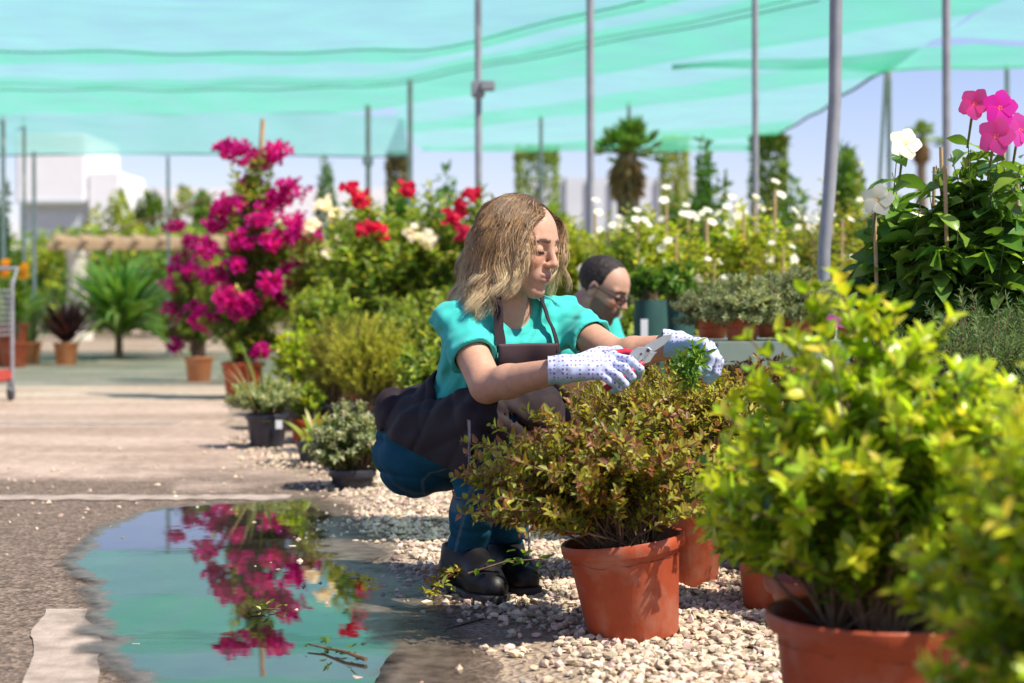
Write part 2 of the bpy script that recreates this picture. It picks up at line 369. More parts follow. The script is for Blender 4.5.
# ------------------------------------------------------------------ ground, path, puddle
BD = [0, 2.5, 3.12, 3.98, 5.2, 6.64, 7.97, 11.95, 14.6, 21.7, 40]
BX = [.9, .2, .033, -.168, -.45, -.80, -1.25, -1.97, -2.5, -3.3, -5]
def xb(d): return np.interp(d, BD, BX)
m, nt, o = mat('gravel_ground'); p = N(nt, 'ShaderNodeBsdfPrincipled', Roughness=.95)
tc = N(nt, 'ShaderNodeTexCoord'); vo = N(nt, 'ShaderNodeTexVoronoi', Scale=75.0); nt.links.new(tc.outputs['Object'], vo.inputs['Vector'])
cr = N(nt, 'ShaderNodeValToRGB'); nt.links.new(vo.outputs['Color'], cr.inputs['Fac']); cr.color_ramp.elements[0].color = (.34, .262, .19, 1); cr.color_ramp.elements[1].color = (.60, .48, .36, 1)
big, bf = noise_col(nt, (.55, .5, .42), (1, 1, 1), .8, 5)
mx = N(nt, 'ShaderNodeMix', data_type='RGBA', blend_type='MULTIPLY'); mx.inputs[0].default_value = 1; nt.links.new(cr.outputs[0], mx.inputs[6]); nt.links.new(big, mx.inputs[7])
nt.links.new(mx.outputs[2], p.inputs['Base Color']); nt.links.new(bump(nt, vo.outputs['Distance'], .012, 1), p.inputs['Normal']); nt.links.new(p.outputs[0], o.inputs[0])
mb = MB(); mb.add([[-900, -60, 0], [900, -60, 0], [900, 1500, 0], [-900, 1500, 0]], [[0, 1, 2, 3]]); tag(mb.build('ground', m), kind='structure')

m, nt, o = mat('worn_concrete'); p = N(nt, 'ShaderNodeBsdfPrincipled', Roughness=.85); p.inputs['Specular IOR Level'].default_value = .3
tc = N(nt, 'ShaderNodeTexCoord')
c1, f1 = noise_col(nt, (.48, .375, .30), (.66, .54, .45), .9, 8, .3, .7)
c2, f2 = noise_col(nt, (.52, .46, .40), (1.05, 1.0, .96), 16, 7, .35, .62, rough=.75)
mp = N(nt, 'ShaderNodeMapping'); mp.inputs['Scale'].default_value = (.22, 1.2, 1); nt.links.new(tc.outputs['Object'], mp.inputs[0])
c3, f3 = noise_col(nt, (.50, .45, .39), (1, 1, 1), 1.6, 6, .40, .56, vec=mp.outputs[0])
x1 = N(nt, 'ShaderNodeMix', data_type='RGBA', blend_type='MULTIPLY'); x1.inputs[0].default_value = .8; nt.links.new(c1, x1.inputs[6]); nt.links.new(c2, x1.inputs[7])
x2 = N(nt, 'ShaderNodeMix', data_type='RGBA', blend_type='MULTIPLY'); x2.inputs[0].default_value = .45; nt.links.new(x1.outputs[2], x2.inputs[6]); nt.links.new(c3, x2.inputs[7])
# darker crumbled, damp surface towards the camera
sx = N(nt, 'ShaderNodeSeparateXYZ'); nt.links.new(tc.outputs['Object'], sx.inputs[0])
nz = N(nt, 'ShaderNodeTexNoise', Scale=1.3, Detail=6.0); nt.links.new(tc.outputs['Object'], nz.inputs['Vector'])
ma = N(nt, 'ShaderNodeMath', operation='MULTIPLY_ADD'); ma.inputs[1].default_value = 2.6; nt.links.new(nz.outputs['Fac'], ma.inputs[0]); nt.links.new(sx.outputs['Y'], ma.inputs[2])
mr = N(nt, 'ShaderNodeMapRange'); mr.inputs['From Min'].default_value = 7.75; mr.inputs['From Max'].default_value = 8.35; nt.links.new(ma.outputs[0], mr.inputs['Value'])
gr = N(nt, 'ShaderNodeTexVoronoi', Scale=95.0); nt.links.new(tc.outputs['Object'], gr.inputs['Vector'])
gc = N(nt, 'ShaderNodeValToRGB'); gc.color_ramp.elements[0].color = (.08, .061, .046, 1); gc.color_ramp.elements[1].color = (.36, .285, .22, 1); nt.links.new(gr.outputs['Color'], gc.inputs['Fac'])
x3 = N(nt, 'ShaderNodeMix', data_type='RGBA'); nt.links.new(mr.outputs[0], x3.inputs[0]); xg = N(nt, 'ShaderNodeMix', data_type='RGBA', blend_type='MULTIPLY'); xg.inputs[0].default_value = .9; nt.links.new(gc.outputs[0], xg.inputs[6]); nt.links.new(c2, xg.inputs[7]); nt.links.new(xg.outputs[2], x3.inputs[6]); nt.links.new(x2.outputs[2], x3.inputs[7])
nt.links.new(x3.outputs[2], p.inputs['Base Color'])
ad = N(nt, 'ShaderNodeMath', operation='ADD'); nt.links.new(f2, ad.inputs[0]); nt.links.new(gr.outputs['Distance'], ad.inputs[1])
nt.links.new(bump(nt, ad.outputs[0], .008, .7), p.inputs['Normal']); nt.links.new(p.outputs[0], o.inputs[0])
ds = np.concatenate([np.arange(.5, 9, .12), np.arange(9, 22.2, .5)])
xr = xb(ds) + .06 * np.sin(ds * 5.1) + .05 * np.sin(ds * 13.7)
v = np.concatenate([np.stack([np.full(len(ds), -30.0), ds, np.full(len(ds), .004)], 1), np.stack([xr, ds, np.full(len(ds), .004)], 1)]); k = len(ds)
mb = MB(); mb.add(v, [[i, k + i, k + i + 1, i + 1] for i in range(k - 1)]); tag(mb.build('path', m), kind='structure')
# pale strips of laid concrete in the path
strip = simple('pale_concrete', (.29, .23, .18), (.46, .375, .30), 14, .9, bmp=.004, bscale=90)
rng = np.random.RandomState(3)
def ragged(x0, x1, ya, yb, z, name, n=60, amp=.02, slope=0.0):
    xs = np.linspace(x0, x1, n); j = amp * (rng.rand(n) - .5); j2 = amp * (rng.rand(n) - .5)
    v = np.concatenate([np.stack([xs, ya + j + slope * (xs - x0), np.full(n, z)], 1), np.stack([xs, yb + j2 + slope * (xs - x0), np.full(n, z)], 1)])
    mb = MB(); mb.add(v, [[i, i + 1, n + i + 1, n + i] for i in range(n - 1)]); return tag(mb.build(name, strip), kind='structure')
ragged(-8, -.78, 5.88, 6.03, .0075, 'path_strip', 190, .05, .006)
ragged(-12, -1.9, 9.55, 9.85, .0075, 'path_strip', 90, .06)
a_, b_, c_, d_ = G(5, 760), G(135, 760), G(72, 612), G(45, 612)
n = 110; t = np.linspace(0, 1, n)[:, None]; rw = np.cumsum(rng.randn(2, n), 1) * .0042; rw -= rw.mean(1, keepdims=True); rw = np.stack([np.convolve(np.pad(q_, 4, 'edge'), np.ones(9) / 9, 'valid') for q_ in rw])
v = np.concatenate([a_ * (1 - t) + d_ * t + np.array([1, 0, 0]) * rw[0][:, None], b_ * (1 - t) + c_ * t + np.array([1, 0, 0]) * rw[1][:, None]]); v[:, 2] = .0075
mb = MB(); mb.add(v, [[i, n + i, n + i + 1, i + 1] for i in range(n - 1)]); tag(mb.build('path_strip', strip), kind='structure')

# puddle: wetness per vertex, water where deep, damp ground at its rim
outline = [(150, 720), (118, 640), (88, 600), (70, 577), (96, 550), (100, 528), (150, 516), (215, 508), (300, 503), (338, 522), (330, 548), (345, 572), (372, 592), (380, 620), (380, 660), (395, 760), (400, 900), (150, 900)]
og = np.array([G(*q)[:2] for q in outline])
gx = np.arange(-1.75, .15, .018); gy = np.arange(1.9, 6.5, .022)
X, Y = np.meshgrid(gx, gy, indexing='ij')
def sdpoly(X, Y, pg):
    d = np.full(X.shape, 9.0); ins = np.zeros(X.shape, bool)
    for i in range(len(pg)):
        a, b = pg[i], pg[(i + 1) % len(pg)]; e = b - a
        t = np.clip(((X - a[0]) * e[0] + (Y - a[1]) * e[1]) / (e @ e), 0, 1)
        d = np.minimum(d, np.hypot(X - a[0] - t * e[0], Y - a[1] - t * e[1]))
        cr_ = ((a[1] > Y) != (b[1] > Y)); xi = (b[0] - a[0]) * (Y - a[1]) / (b[1] - a[1] + 1e-12) + a[0]
        ins ^= cr_ & (X < xi)
    return np.where(ins, d, -d)
def vnoise(X, Y, s, seed):
    r = np.random.RandomState(seed); out = 0
    for o_ in range(4):
        for _ in range(5):
            a = r.rand() * 6.28; k_ = s * 2 ** o_ * (.7 + .6 * r.rand()); out = out + np.sin(k_ * (X * math.cos(a) + Y * math.sin(a)) + r.rand() * 6.28) / (5 ** .5 * 1.7 ** o_)
    return out
sdw = sdpoly(X, Y, og) + .035 * vnoise(X, Y, 7, 1)
bank = .07 + .10 * np.clip((X + .95) / .5, 0, 1.6)          # wide damp bank on the gravel side
wet = np.clip(sdw / bank * .5 + .5, 0, 1)
keep = wet > 0
gi = np.arange(X.size).reshape(X.shape)
kk = keep[:-1, :-1] | keep[1:, :-1] | keep[1:, 1:] | keep[:-1, 1:]
fc = np.stack([gi[:-1, :-1], gi[1:, :-1], gi[1:, 1:], gi[:-1, 1:]], -1)[kk]
us, inv = np.unique(fc, return_inverse=True)
mb = MB(); V = np.stack([X, Y, np.full(X.shape, .011)], -1).reshape(-1, 3)[us]; W_ = wet.reshape(-1)[us]
mb.add(V, inv.reshape(fc.shape), np.repeat(W_[:, None], 3, 1))
m, nt, o = mat('puddle_water')
a = N(nt, 'ShaderNodeAttribute', attribute_name='Col'); tc = N(nt, 'ShaderNodeTexCoord')
n1 = N(nt, 'ShaderNodeTexNoise', Scale=22.0, Detail=6.0); nt.links.new(tc.outputs['Object'], n1.inputs['Vector'])
ad = N(nt, 'ShaderNodeMath', operation='MULTIPLY_ADD'); ad.inputs[1].default_value = .34; nt.links.new(n1.outputs['Fac'], ad.inputs[0])
sb = N(nt, 'ShaderNodeMath', operation='SUBTRACT'); sb.inputs[1].default_value = .17; nt.links.new(a.outputs['Fac'], sb.inputs[0]); nt.links.new(sb.outputs[0], ad.inputs[2])
dcol, _ = noise_col(nt, (.085, .062, .043), (.17, .13, .095), 30, 5)
damp = N(nt, 'ShaderNodeBsdfPrincipled', Roughness=.35); nt.links.new(dcol, damp.inputs['Base Color']); damp.inputs['Specular IOR Level'].default_value = .45
nt.links.new(bump(nt, n1.outputs['Fac'], .004, .6), damp.inputs['Normal'])
wat = N(nt, 'ShaderNodeBsdfPrincipled', Roughness=.0, IOR=3.2); wc, _ = noise_col(nt, (.020, .019, .016), (.045, .038, .028), 5, 5); nt.links.new(wc, wat.inputs['Base Color'])
rp = N(nt, 'ShaderNodeTexNoise', Scale=9.0, Detail=2.0); nt.links.new(tc.outputs['Object'], rp.inputs['Vector']); nt.links.new(bump(nt, rp.outputs['Fac'], .0006, .25), wat.inputs['Normal'])
r1 = N(nt, 'ShaderNodeMapRange'); r1.inputs['From Min'].default_value = .47; r1.inputs['From Max'].default_value = .62; nt.links.new(ad.outputs[0], r1.inputs['Value'])
x1 = N(nt, 'ShaderNodeMixShader'); nt.links.new(r1.outputs[0], x1.inputs[0]); nt.links.new(damp.outputs[0], x1.inputs[1]); nt.links.new(wat.outputs[0], x1.inputs[2])
tr = N(nt, 'ShaderNodeBsdfTransparent'); r2 = N(nt, 'ShaderNodeMapRange'); r2.inputs['From Min'].default_value = .08; r2.inputs['From Max'].default_value = .40; nt.links.new(ad.outputs[0], r2.inputs['Value'])
x2 = N(nt, 'ShaderNodeMixShader'); nt.links.new(r2.outputs[0], x2.inputs[0]); nt.links.new(tr.outputs[0], x2.inputs[1]); nt.links.new(x1.outputs[0], x2.inputs[2]); nt.links.new(x2.outputs[0], o.inputs[0])
tag(mb.build('puddle', m, smooth=False), kind='structure')

# gravel: loose stones
ico = bmesh.new(); bmesh.ops.create_icosphere(ico, subdivisions=1, radius=1); IV = np.array([v.co[:] for v in ico.verts]); IF = np.array([[v.index for v in f.verts] for f in ico.faces]); ico.free()
OV = np.array([[1, 0, 0], [-1, 0, 0], [0, 1, 0], [0, -1, 0], [0, 0, 1], [0, 0, -1.0]]); OF = np.array([[0, 2, 4], [2, 1, 4], [1, 3, 4], [3, 0, 4], [2, 0, 5], [1, 2, 5], [3, 1, 5], [0, 3, 5]])
def stones(mb, xy, r, base, fc):
    n = len(xy); k = len(base)
    q = base[None] * (1 + .28 * RS.randn(n, k, 1)); q = q * RS.uniform(.65, 1.35, (n, 1, 3)) * np.array([1, 1, .72]) * r[:, None, None]
    a = RS.rand(n) * 6.283; c, s = np.cos(a)[:, None], np.sin(a)[:, None]
    x = q[..., 0] * c - q[..., 1] * s; y = q[..., 0] * s + q[..., 1] * c
    v = np.stack([x + xy[:, :1], y + xy[:, 1:2], q[..., 2] + r[:, None] * .32 + .004], -1).reshape(-1, 3)
    f = (np.arange(n)[:, None, None] * k + fc[None]).reshape(-1, fc.shape[1])
    col = np.array([.60, .475, .35]) * np.clip(1 + .26 * RS.randn(n, 1), .35, 1.45) * (1 + .05 * RS.randn(n, 3))
    mb.add(v, f, np.clip(np.repeat(col, k, 0), .04, .85))
mb = MB()
def scatter(n, d0, d1, x0, x1, power=1.0):
    d = RS.uniform(d0, d1, n); x = RS.uniform(x0, x1, n); e = x - xb(d) - .10 * vnoise(x, d, 5, 4)
    pr = np.clip(.5 + e / .34, 0, 1) ** 2 + .006 * (e > -1.2)
    k = RS.rand(n) < pr; return np.stack([x, d], 1)[k]
q = scatter(17000, 2.3, 4.9, -.75, .95); stones(mb, q, RS.uniform(.0045, .011, len(q)), IV, IF)
q = scatter(24000, 4.9, 8.6, -2.2, .5); stones(mb, q, RS.uniform(.005, .012, len(q)), OV, OF)
q = np.stack([RS.uniform(-4.2, -.3, 130), RS.uniform(4.0, 9, 130)], 1); stones(mb, q, RS.uniform(.003, .010, len(q)) , IV, IF)
M['stone'] = attrmat('limestone_chips', .9, .2, mottle=.12, mscale=300)
tag(mb.build('gravel', M['stone'], smooth=False), kind='stuff')
M['lawn'] = None

# ------------------------------------------------------------------ the shade net and its poles
def netmat(name, c, alpha, dens, tr=.75):
    m, nt, o = mat(name); tc = N(nt, 'ShaderNodeTexCoord')
    mp = N(nt, 'ShaderNodeMapping'); mp.inputs['Scale'].default_value = (.35, .7, 1); nt.links.new(tc.outputs['Object'], mp.inputs[0])
    n = N(nt, 'ShaderNodeTexNoise', Scale=1.3, Detail=3.0, Distortion=2.2); nt.links.new(mp.outputs[0], n.inputs['Vector'])
    wv = N(nt, 'ShaderNodeTexWave', Scale=1.1, Distortion=9.0); wv.inputs['Detail'].default_value = 2; nt.links.new(mp.outputs[0], wv.inputs['Vector'])
    rr = N(nt, 'ShaderNodeValToRGB'); rr.color_ramp.elements[0].position = .3; rr.color_ramp.elements[1].position = .7
    rr.color_ramp.elements[0].color = rgba([x * .86 for x in c]); rr.color_ramp.elements[1].color = rgba(c); nt.links.new(n.outputs['Fac'], rr.inputs['Fac'])
    d = N(nt, 'ShaderNodeBsdfDiffuse'); t = N(nt, 'ShaderNodeBsdfTranslucent'); nt.links.new(rr.outputs[0], d.inputs[0]); nt.links.new(rr.outputs[0], t.inputs[0])
    x = N(nt, 'ShaderNodeMixShader'); x.inputs[0].default_value = tr; nt.links.new(d.outputs[0], x.inputs[1]); nt.links.new(t.outputs[0], x.inputs[2])
    th = N(nt, 'ShaderNodeBsdfTransparent'); th.inputs[0].default_value = rgba(dens)
    ml = N(nt, 'ShaderNodeMapRange'); ml.inputs['To Min'].default_value = alpha - .05; ml.inputs['To Max'].default_value = alpha + .06; nt.links.new(wv.outputs['Fac'], ml.inputs['Value'])
    x2 = N(nt, 'ShaderNodeMixShader'); nt.links.new(ml.outputs[0], x2.inputs[0]); nt.links.new(th.outputs[0], x2.inputs[1]); nt.links.new(x.outputs[0], x2.inputs[2])
    nt.links.new(x2.outputs[0], o.inputs[0]); return m
NT = netmat('pale_teal_net', (.25, .60, .52), .60, (.97, 1, .99), .78); NC = netmat('curtain_net', (.36, .86, .76), .68, (.90, 1, .97), .5); NG = netmat('green_net', (.13, .60, .36), .64, (.90, 1, .95), .78)
ZN = 3.03
net = empty('shade_net', (0, 12.3, 0), label='pale teal and green shade netting stretched over the whole nursery', cat='shade net')
def zroof(x, y): return ZN + .014 * np.sin(x * .9 + y * .5) + .010 * np.sin(x * 2.3 - y * 1.7) + .010 * np.sin(x * 5.1 + y * 3.3)
def rowy(x, s):
    """depth of seam s at X: runs square to the view at the left, turns towards the camera right of its post"""
    xk = np.interp(s, [15.8, 18.6, 21.4], [-.75, -1.5, -2.1]); sl = -1.75 + .05 * (s - 15)
    r = x - xk; soft = np.where(r > .35, r, np.where(r > -.35, (r + .35) ** 2 / 1.4, 0))
    return s + .10 * (x + 4) * (x < xk) * .25 + sl * soft * .9
def netpiece(s0, s1, material, x0, x1, yfar, ynear=12.8, name='net_panel', dz=0.0, flat=False, taper=0.0):
    xs = np.linspace(x0, x1, int((x1 - x0) / .16) + 1); ss = np.linspace(s0, s1, max(3, int((s1 - s0) / .22)))
    Xg, Sg = np.meshgrid(xs, ss, indexing='ij'); Yg = Sg if flat else rowy(Xg, Sg)
    if taper: Yg = s1 - (s1 - Sg) * np.clip((Xg - x0) / taper, .01, 1) - .35 * (1 - np.clip((Xg - x0) / taper, 0, 1))
    Zg = zroof(Xg, Yg) + dz - .10 * np.sin(np.pi * (Sg - s0) / (s1 - s0)) * np.exp(-((Xg + 1) / 9) ** 2) * .5
    if Yg.min() > yfar or Yg.max() < ynear: return None
    bm = bmesh.new(); vv = [[bm.verts.new((Xg[i, j], Yg[i, j], Zg[i, j])) for j in range(len(ss))] for i in range(len(xs))]
    for i in range(len(xs) - 1):
        for j in range(len(ss) - 1): bm.faces.new((vv[i][j], vv[i + 1][j], vv[i + 1][j + 1], vv[i][j + 1]))
    for co_, no in (((0, ynear, 0), (0, -1, 0)), ((0, yfar, 0), (0, 1, 0))):
        bmesh.ops.bisect_plane(bm, geom=bm.verts[:] + bm.edges[:] + bm.faces[:], plane_co=co_, plane_no=no, clear_outer=True)
    if not bm.faces: bm.free(); return None
    mb = MB(); from_bm(mb, bm); o_ = mb.build(name, material, net); o_.location = (0, -12.3, 0); return o_
def cable(pts, r=.012):
    mb = MB(); tube(mb, pts, r, 5); o_ = mb.build('cable', M['dark_cable'], net); o_.location = (0, -12.3, 0)
bands = [(12.0, 13.5, NT), (13.5, 15.8, NT), (15.8, 16.7, NG), (16.7, 17.9, NT), (17.9, 18.65, NG), (18.65, 21.4, NG), (21.4, 23.2, NT), (23.2, 24.6, NG), (24.6, 28.0, NT), (28.0, 29.6, NG), (29.6, 33.5, NT), (33.5, 36.0, NT)]
XR = 3.72
for s0, s1, mm in bands:
    if s0 < 21.3: netpiece(s0, s1, mm, -13, -1.42, 21.4)
    netpiece(s0, s1, mm, -1.42, XR, 25.5 if s0 < 29 else 25.5)
    netpiece(s0, s1, NT, XR, 13, 16.9, name='net_panel') if s0 == 12.0 else None
netpiece(12.8, 15.2, NT, XR, 13, 15.2, flat=True)
netpiece(15.2, 16.9, NG, 1.55, 13, 16.9, dz=-.05, flat=True, taper=2.6)
ND = netmat('added_strip_net', (.05, .30, .20), .84, (.5, .9, .75), .6)  # unseen net strips added near the camera to cast shadow bands on the gravel
netpiece(3.90, 4.42, ND, 1.10, 5.5, 6, ynear=3, flat=True, name='added_shadow_strip')
netpiece(2.35, 2.75, ND, 1.25, 1.60, 6, ynear=2, flat=True, name='added_shadow_strip')
# curtain hanging from the far edge
def curtain(x0, x1, y, z0, material):
    xs = np.arange(x0, x1 + .01, .12); zs = np.linspace(0, 1, 6)
    Xg, Tg = np.meshgrid(xs, zs, indexing='ij'); top = zroof(Xg, np.full(Xg.shape, y))
    Yg = y + .05 * np.sin(Xg * 3.1 + Tg * 2) + (1.0 if z0 < 2.8 else .25) * Tg; Zg = top * (1 - Tg) + z0 * Tg
    n1, n2 = Xg.shape; gi = np.arange(n1 * n2).reshape(n1, n2)
    mb = MB(); mb.add(np.stack([Xg, Yg, Zg], -1).reshape(-1, 3), np.stack([gi[:-1, :-1], gi[1:, :-1], gi[1:, 1:], gi[:-1, 1:]], -1).reshape(-1, 4))
    o_ = mb.build('net_curtain', material, net); o_.location = (0, -12.3, 0)
curtain(-13, -1.35, 21.4, 2.60, NC)
curtain(-1.35, XR, 25.5, 2.94, NG)
for s in (15.8, 18.2, 18.65):
    xs = np.linspace(-13, 2.6, 70); ys = rowy(xs, s); k = ys > 13.0; cable(np.stack([xs, ys, zroof(xs, ys) - .03], 1)[k], .0055)
xs = np.linspace(-13, -1.3, 40); cable(np.stack([xs, 22.4 + 0 * xs, 2.6 + .02 * np.sin(xs)], 1), .010)
ys = np.linspace(16.9, 25.5, 30); cable(np.stack([XR + 0 * ys, ys, zroof(XR + 0 * ys, ys) - .02 - .03 * np.sin((ys - 16.9) / 8.6 * 3.14)], 1), .015)
xs = np.linspace(XR, 13, 30); cable(np.stack([xs, 16.92 + 0 * xs, zroof(xs, 16.9 + 0 * xs) - .03], 1), .014)

poles = [  # px, d, top z, radius, label
    (3, 21.5, ZN, .03, 'grey net pole at the far left edge behind the cypress'),
    (24, 21.7, ZN, .022, 'thin grey net pole in front of the white tank building'),
    (34, 19.0, 2.35, .022, 'short grey pole standing before the white tank building'),
    (168, 21.6, 2.52, .022, 'thin grey pole under the net edge above the bougainvillea'),
    (368, 20.3, ZN, .032, 'net pole carrying a small bracket left of the dark topiary column'),
    (410, 18.0, ZN, .028, 'plain net pole beside the dark topiary column'),
    (478, 12.9, ZN, .026, 'tall grey pole with a lamp clamp above the crouching woman'),
    (541, 21.5, ZN, .024, 'thin far net pole before the green topiary column'),
    (590, 12.6, ZN, .028, 'tall grey pole just left of the palm'),
    (629, 20.0, ZN, .022, 'thin far pole behind the palm crown'),
    (755, 12.8, ZN, .024, 'tall slim pole between the palm and the thick leaning pole'),
    (946, 10.4, ZN, .026, 'tall pole rising behind the white mandevilla flower'),
    (1007, 16.9, ZN, .024, 'far pole under the net corner behind the pink flowers'),
    (889, 16.9, ZN, .026, 'net corner pole with a slanting brace'),
]
for px, d, zt, r, lab in poles:
    X_ = (px - 512) / F * d; e = empty('net_pole', (X_, d, 0), label=lab, cat='pole', group='poles carrying the shade net')
    mb = MB(); tube(mb, [(0, 0, 0), (.004, 0, zt * .5), (0, 0, zt)], r, 12); mb.build('post', M['steel'], e)
    mb = MB(); box(mb, (-.09, -.09, 0), (.09, .09, .012)); mb.build('foot_plate', M['steel'], e)
    if px == 478:
        mb = MB(); z = H + (HZ - 88) / F * d; box(mb, (-.05, -.06, z - .07), (.05, .05, z + .05), bev=.01); box(mb, (.02, -.13, z - .03), (.13, -.03, z + .04), bev=.01); mb.build('lamp_clamp', M['steel'], e)
    if px == 368:
        z = H + (HZ - 161) / F * d; mb = MB(); box(mb, (-.06, -.07, z - .05), (.06, .05, z + .04), bev=.01); mb.build('bracket', M['steel'], e)
    if px == 889:
        mb = MB(); tube(mb, [(-.03, 0, 2.95), (-.13, 0, 1.2), (-.19, 0, 0)], .02, 8); mb.build('brace', M['steel'], e)
e = empty('net_pole', P(822, 300, 6.4) * [1, 1, 0], label='thick leaning grey pole rising before the dark shrub', cat='pole', group='poles carrying the shade net')
mb = MB(); b0 = np.array(e.location); pt = [P(835, -180, 6.4), P(836, 0, 6.4), P(835, 100, 6.4), P(829, 195, 6.4), P(824, 250, 6.4)]; pt = [np.array(q) - b0 for q in pt][::-1]
tube(mb, [(0, 0, 0)] + pt, .0245, 16); mb.build('post', M['steel'], e)

# ------------------------------------------------------------------ far buildings
e = empty('tank_building', P(57, 300, 62) * [1, 1, 0], label='tall white building with grey lower cladding beyond the net', cat='building')
b = 62 / F; hw = 37 * b
mb = MB(); box(mb, (-hw, 0, 0), (hw, 5, H + 112 * b)); mb.build('wall', M['grey_cladding'], e)
mb = MB(); box(mb, (-hw - .05, -.4, H + 97 * b), (hw - .2, 5, H + 166 * b), bev=.08); mb.build('upper_storey', M['white_wall'], e)
mb = MB(); box(mb, (hw - .15, -.25, 0), (hw + 1.0, 4, H + 128 * b), bev=.05); mb.build('stair_tower', M['white_wall'], e)
mb = MB(); box(mb, (-hw - .06, -.46, H + 96 * b), (hw - .19, -.405, H + 99 * b)); mb.build('ledge', M['grey_cladding'], e)
mb = MB(); box(mb, (-hw + .12, -.03, 1.0), (hw - .25, -.004, H + 88 * b)); mb.build('shutter', simple('shutter_grey', (.5, .56, .56), (.54, .6, .6), 2), e)
e = empty('white_building', P(255, 300, 90) * [1, 1, 0], label='long low white building far behind the yellow trees', cat='building')
b = 90 / F; mb = MB(); box(mb, (-160 * b, 0, 0), (150 * b, 8, H + 112 * b)); mb.build('wall', M['white_wall'], e)
for q in (-135, -118, -60, 0, 70): mb = MB(); box(mb, ((q - 7) * b, -.05, H + 85 * b), ((q + 7) * b, -.004, H + 106 * b)); mb.build('window', simple('window_grey', (.35, .4, .45), None, 3, .3), e)
e = empty('greenhouse', P(610, 300, 60) * [1, 1, 0], label='pale plastic greenhouse far behind the palm trunk', cat='greenhouse')
b = 60 / F; mb = MB()
for k in range(8): box(mb, ((-90 + k * 23) * b, 0, 0), ((-90 + k * 23 + 22.6) * b, 4, H + 122 * b))
mb.build('wall_panel', simple('milky_plastic', (.60, .64, .66), (.7, .73, .75), .6, .5), e)
mb = MB()
for k in range(9): box(mb, ((-90 + k * 23 - .6) * b, -.12, 0), ((-90 + k * 23 + .2) * b, -.003, H + 123 * b))
mb.build('frame', M['steel'], e)
# ------------------------------------------------------------------ near potted shrubs
def small_shrub(name, label, loc, rng, r, h, centre, rad, n, per, L, W, pal, tip, group=None, tilt=0.0, leafm='leaf', potm=None, zmin=None, scale=1, fine=False, shell=.4, up=.35, whorl=2, cat='shrub', stem_r=.0025, rotz=0, amp=.3, t0=.4, spread=.75):
    e = empty(name, loc, rotz, label, cat, group); e.rotation_euler = (0, tilt, rotz)
    pot(e, r, h, potm)
    lm, sm = MB(), MB(); bs = ringbases(rng, 14, r * .5, h - .03)
    shoots(rng, lm, sm, bs, centre, rad, n, per, L, W, pal, tip, zmin=zmin, shell=shell, up=up, whorl=whorl, stem_r=stem_r, amp=amp, t0=t0, spread=spread, fine=fine)
    lm.build('foliage', M[leafm], e); sm.build('stem', M['stem'], e)
    return e
rg = np.random.RandomState
BR = 'bronze leaved shrubs in terracotta pots'
front = small_shrub('potted_shrub', 'bushy bronze and green shrub in a tilted terracotta pot in front of the crouching woman', G(634, 635), rg(21), .124, .205,
            (-.07, -.02, .325), (.285, .26, .185), 380, 32, .025, .0135, BRONZE, BRONZETIP, BR, tilt=math.radians(-7), amp=.32, shell=.35, zmin=.17, t0=.40)
second = small_shrub('potted_shrub', 'golden shrub in the terracotta pot directly behind the tilted pot', G(684, 588) + [0, .1, 0], rg(22), .122, .23,
            (-.03, .0, .45), (.30, .24, .10), 250, 26, .022, .010, GOLD, [((.40, .40, .06), 4), ((.34, .28, .06), 2), ((.25, .13, .05), 2)], BR, shell=.5, zmin=.33)
bronze = small_shrub('potted_shrub', 'reddish shrub under the gloved left hand', G(742, 552), rg(23), .12, .22, (0, 0, .42), (.25, .22, .11), 190, 26, .022, .011,
            [((.15, .09, .03), 3), ((.11, .11, .025), 3), ((.20, .11, .04), 2)], [((.30, .11, .05), 4), ((.24, .09, .05), 3), ((.34, .22, .06), 2)], BR, shell=.5, zmin=.30)
bronze['label'] = 'reddish shrub with its pot hidden right of the golden shrub'
for px, d, s, rz, lab in ((800, 4.75, 1.05, 1.0, 'reddish shrub at the near edge of the grey green bench'), (868, 4.7, 1.05, 2.2, 'reddish shrub half hidden behind the tallest lime shoots'),
                          (730, 5.05, 1.0, 4.0, 'reddish shrub beside the gloved hand near the bench corner'), (905, 4.2, .95, 5.2, 'small reddish shrub in front of the rosemary bushes')):
    dup(bronze, np.array([(px - 512) / F * d, d, 0]), rz, s, lab, BR)
# lime shrubs, right foreground
LG = 'lime green shrubs in terracotta pots'
lime = small_shrub('potted_shrub', 'big glossy lime green shrub in the large front terracotta pot', np.array([(884 - 512) / F * 2.36, 2.40, 0]), rg(31), .150, .262,
            (-.0, -.01, .415), (.235, .21, .245), 270, 36, .035, .017, LIME, LIMETIP, LG, leafm='leaf_gloss', shell=.35, whorl=3, up=.5, stem_r=.0035, amp=.4, zmin=.205, t0=.34, fine=True)
lime2 = small_shrub('potted_shrub', 'lime green shrub in the terracotta pot tucked behind the large front pot', np.array([(852 - 512) / F * 2.78, 2.80, 0]), rg(32), .135, .25,
            (-.14, -.03, .345), (.19, .18, .17), 200, 32, .034, .016, LIME, LIMETIP, LG, leafm='leaf_gloss', shell=.4, whorl=3, up=.5, stem_r=.003, amp=.4, zmin=.17, fine=True)
lime3 = small_shrub('potted_shrub', 'lime green shrub whose slim terracotta pot stands on the gravel beside the golden shrub', G(790, 618) + [0, .1, 0], rg(33), .115, .23,
            (.03, -.02, .31), (.18, .17, .15), 180, 30, .032, .015, LIME, LIMETIP, LG, leafm='leaf_gloss', shell=.4, whorl=3, up=.5, zmin=.15)
e = dup(lime2, np.array([(985 - 512) / F * 2.55, 2.6, 0]), 2.4, (1.05, 1.05, 1.2), 'tall lime green shrub with long upright shoots before the rosemary', LG)
